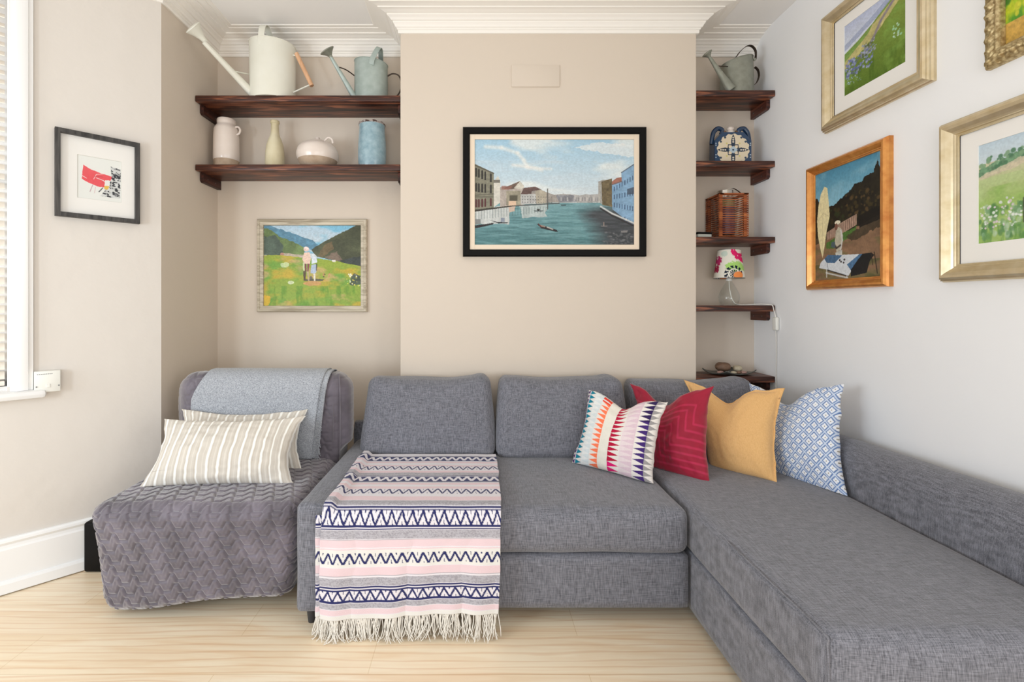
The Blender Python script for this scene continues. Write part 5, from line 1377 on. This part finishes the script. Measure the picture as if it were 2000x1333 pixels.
# ------------------------------------------------------------------ striped blanket on the sofa seat
FY = 1.805                      # where the hanging part is
def bl_path():
    pts = [(2.455 - i * .0026, .487) for i in range(int((2.455 - (FY + .045)) / .0026) + 1)]
    r = .045
    for a in np.linspace(0, math.pi / 2, 18)[1:]: pts.append((FY + r - r * math.sin(a), .487 - r + r * math.cos(a)))
    z = .487 - r
    while z > .088: z -= .0021; pts.append((FY, z))
    return pts
bpth = bl_path(); arc = [0]
for a, b in zip(bpth, bpth[1:]): arc.append(arc[-1] + math.hypot(b[0] - a[0], b[1] - a[1]))
P_ = 0; NAVY = C3(44, 48, 98); WHT = C3(228, 224, 230); PNK = C3(228, 204, 210); GRY = C3(180, 178, 186); CRM = C3(228, 226, 222)
TOT = arc[-1]
print('blanket length', TOT)
def blanket_cols(T, Xm):
    """T metres from the back edge, Xm metres across"""
    c = np.ones(T.shape + (3,)) * WHT
    def band(a, b, col): nonlocal c; c = mixc(c, ((T >= a) & (T < b)) * 1., np.array(col) * 255)
    def zig(a, b, per, bgc, fgc, fat, tri=True):
        nonlocal c
        m = (T >= a) & (T < b); t = (T - a) / (b - a)
        ph = (Xm / per) % 1; wv = 1 - np.abs(ph * 2 - 1)      # 0..1..0
        if bgc is not None: c = mixc(c, m * 1., np.array(bgc) * 255)
        c = mixc(c, (m & (np.abs(t - wv) < fat)) * 1., np.array(fgc) * 255)
        if tri: # small triangles nested under each peak
            c = mixc(c, (m & (t > .55) & (np.abs(ph - 0) < .5) & (wv < (t - .55) * .42)) * 1., np.array(fgc) * 255)
        if tri: c = mixc(c, (m & (t < .35) & (1 - wv < (.35 - t) * .3)) * 1., np.array(fgc) * 255)
    P_ = .0400
    band(0, .03, WHT)
    band(.035, .045, GRY); band(.045, .052, NAVY); zig(.052, .103, P_, NAVY, WHT, .33, False); band(.103, .110, NAVY); band(.110, .118, WHT)
    band(.12, .185, PNK); band(.14, .17, WHT)
    zig(.185, .235, P_, WHT, NAVY, .20)
    band(.25, .275, PNK); band(.275, .312, GRY)
    band(.312, .322, NAVY); band(.322, .327, WHT); zig(.327, .375, P_, NAVY, WHT, .33, False); band(.375, .384, NAVY)
    band(.384, .395, GRY); band(.40, .465, PNK); band(.42, .44, WHT)
    zig(.467, .515, P_, WHT, NAVY, .20)
    band(.545, .580, PNK); band(.585, .62, GRY)
    b = .625
    band(b, b + .007, NAVY); band(b + .007, b + .011, WHT); band(b + .011, b + .016, NAVY)
    zig(b + .016, b + .062, P_, WHT, NAVY, .20); band(b + .062, b + .070, NAVY); band(b + .070, b + .074, WHT); band(b + .074, b + .078, NAVY)
    band(b + .081, b + .112, GRY); band(b + .114, b + .117, GRY * .9); band(b + .117, b + .145, PNK); band(b + .148, b + .153, PNK)
    band(b + .153, b + .166, CRM); zig(b + .166, b + .206, P_, CRM, NAVY, .22); band(b + .206, b + .216, CRM)
    band(b + .218, b + .247, PNK); band(b + .247, b + .250, GRY * .9); band(b + .255, b + .285, GRY)
    band(b + .287, b + .293, NAVY); band(b + .293, b + .297, WHT); band(b + .297, b + .304, NAVY)
    zig(b + .304, b + .340, P_, WHT, NAVY, .20); band(b + .338, b + .345, NAVY); band(b + .347, b + .366, GRY)
    band(b + .368, b + .388, PNK); band(b + .39, 2, CRM)
    # knitted tooth on the narrow navy lines, heathered grey
    g = ((np.floor(T / .0022) + np.floor(Xm / .0032)) % 2)
    gm = np.all(np.abs(c - GRY) < .02, axis=-1)
    c = mixc(c, gm * (fbm(Xm * 260, T * 420, 5, 2) > .54) * .35, (120, 116, 122))
    return c * (1 - .05 * g[..., None])
blk = empty('striped_blanket', (-.25, 2.1, .487), 0, 'pink, grey and navy zigzag striped blanket with fringe over the sofa seat', 'blanket')
def blanket_sheet(name, xl, xr, yoff, nx, arc0=0, wig=1.0, seed=0, fringe=True):
    V = []; T = []; Xs = []; ends = []
    idx = [i for i in range(len(bpth)) if arc[i] >= arc0]
    for i in idx:
        y, z = bpth[i]; s_ = arc[i]; hang = max(0, min(1, (.46 - z) / .38))
        for j in range(nx):
            u = j / (nx - 1); l = xl(s_); r = xr(s_); x = l + (r - l) * u
            fold = hang * wig * (.010 * math.sin(x * 17 + 1.2 + seed) + .006 * math.sin(x * 41 + seed * 2 + hang * 2)) + .004 * mnoise.noise(Vector((x * 9, s_ * 9, seed)))
            lift = .017 * max(0, min(1, (-.535 - x) / .02)) * max(0, min(1, (z - .44) / .04)) + (.0025 * mnoise.noise(Vector((x * 8, s_ * 10, 7 + seed))) + .002) if hang == 0 else 0
            # lower edge of the cloth waves up a little to the right
            V.append(Vector((x + .004 * mnoise.noise(Vector((s_ * 14, j * .05, seed))), y + yoff - abs(fold) * .9 - .001, z + lift + hang * (.016 * (u - .5) + .007 * math.sin(u * 6 + 3.6)))))
            T.append(s_); Xs.append(x)
            if i == idx[-1]: ends.append(V[-1])
    c = blanket_cols(np.array(T), np.array(Xs) + 5)
    ob = mk(name, [v - blk.location for v in V], gridfaces(len(idx), nx), M['blanket'], blk, True, np.clip(c, 0, 1))
    so_ = ob.modifiers.new('thick', 'SOLIDIFY'); so_.thickness = .005; so_.offset = 1
    if fringe:
        rs = random.Random(seed + 3); fm = MB()
        for k in range(int(len(ends) * 1.0)):
            e = ends[min(len(ends) - 1, int(rs.uniform(0, len(ends))))].copy()
            ln = rs.uniform(.062, .098); dx = rs.uniform(-.014, .014); dy = rs.uniform(-.02, .004); cv = rs.uniform(-.012, .012)
            q = [e + Vector((0, 0, .004)), e + Vector((dx * .3 + cv, dy * .4, -ln * .35)), e + Vector((dx + cv * .4, dy, -ln * .7)), e + Vector((dx * 1.6 - cv, dy * 1.5, -ln))]
            for p in q: p.z = max(p.z, .004)
            fm.tube([p - blk.location for p in bez(q, 3)], [.0017] * 7 + [.0014] * 2 + [.0009], 5)
        tag(fm.build('fringe', M['blanket_fringe'], blk), kind='stuff')
    return ob
M['blanket'] = pm('woven_cotton', (1, 1, 1, 1), .92, spec=.15, attr=True, bump=(420, .5, .002), sheen=.15)
blanket_sheet('cloth', lambda s: -.578 - .010 * min(1, max(0, s - .45) / .3) - .004 * math.sin(s * 9), lambda s: .100 + .003 * math.sin(s * 8) - .018 * max(0, s - .62) / .4, 0, 270, 0, 1, 0)
blanket_sheet('side_fold', lambda s: -.612, lambda s: -.560, .014, 26, .655, .4, 5)
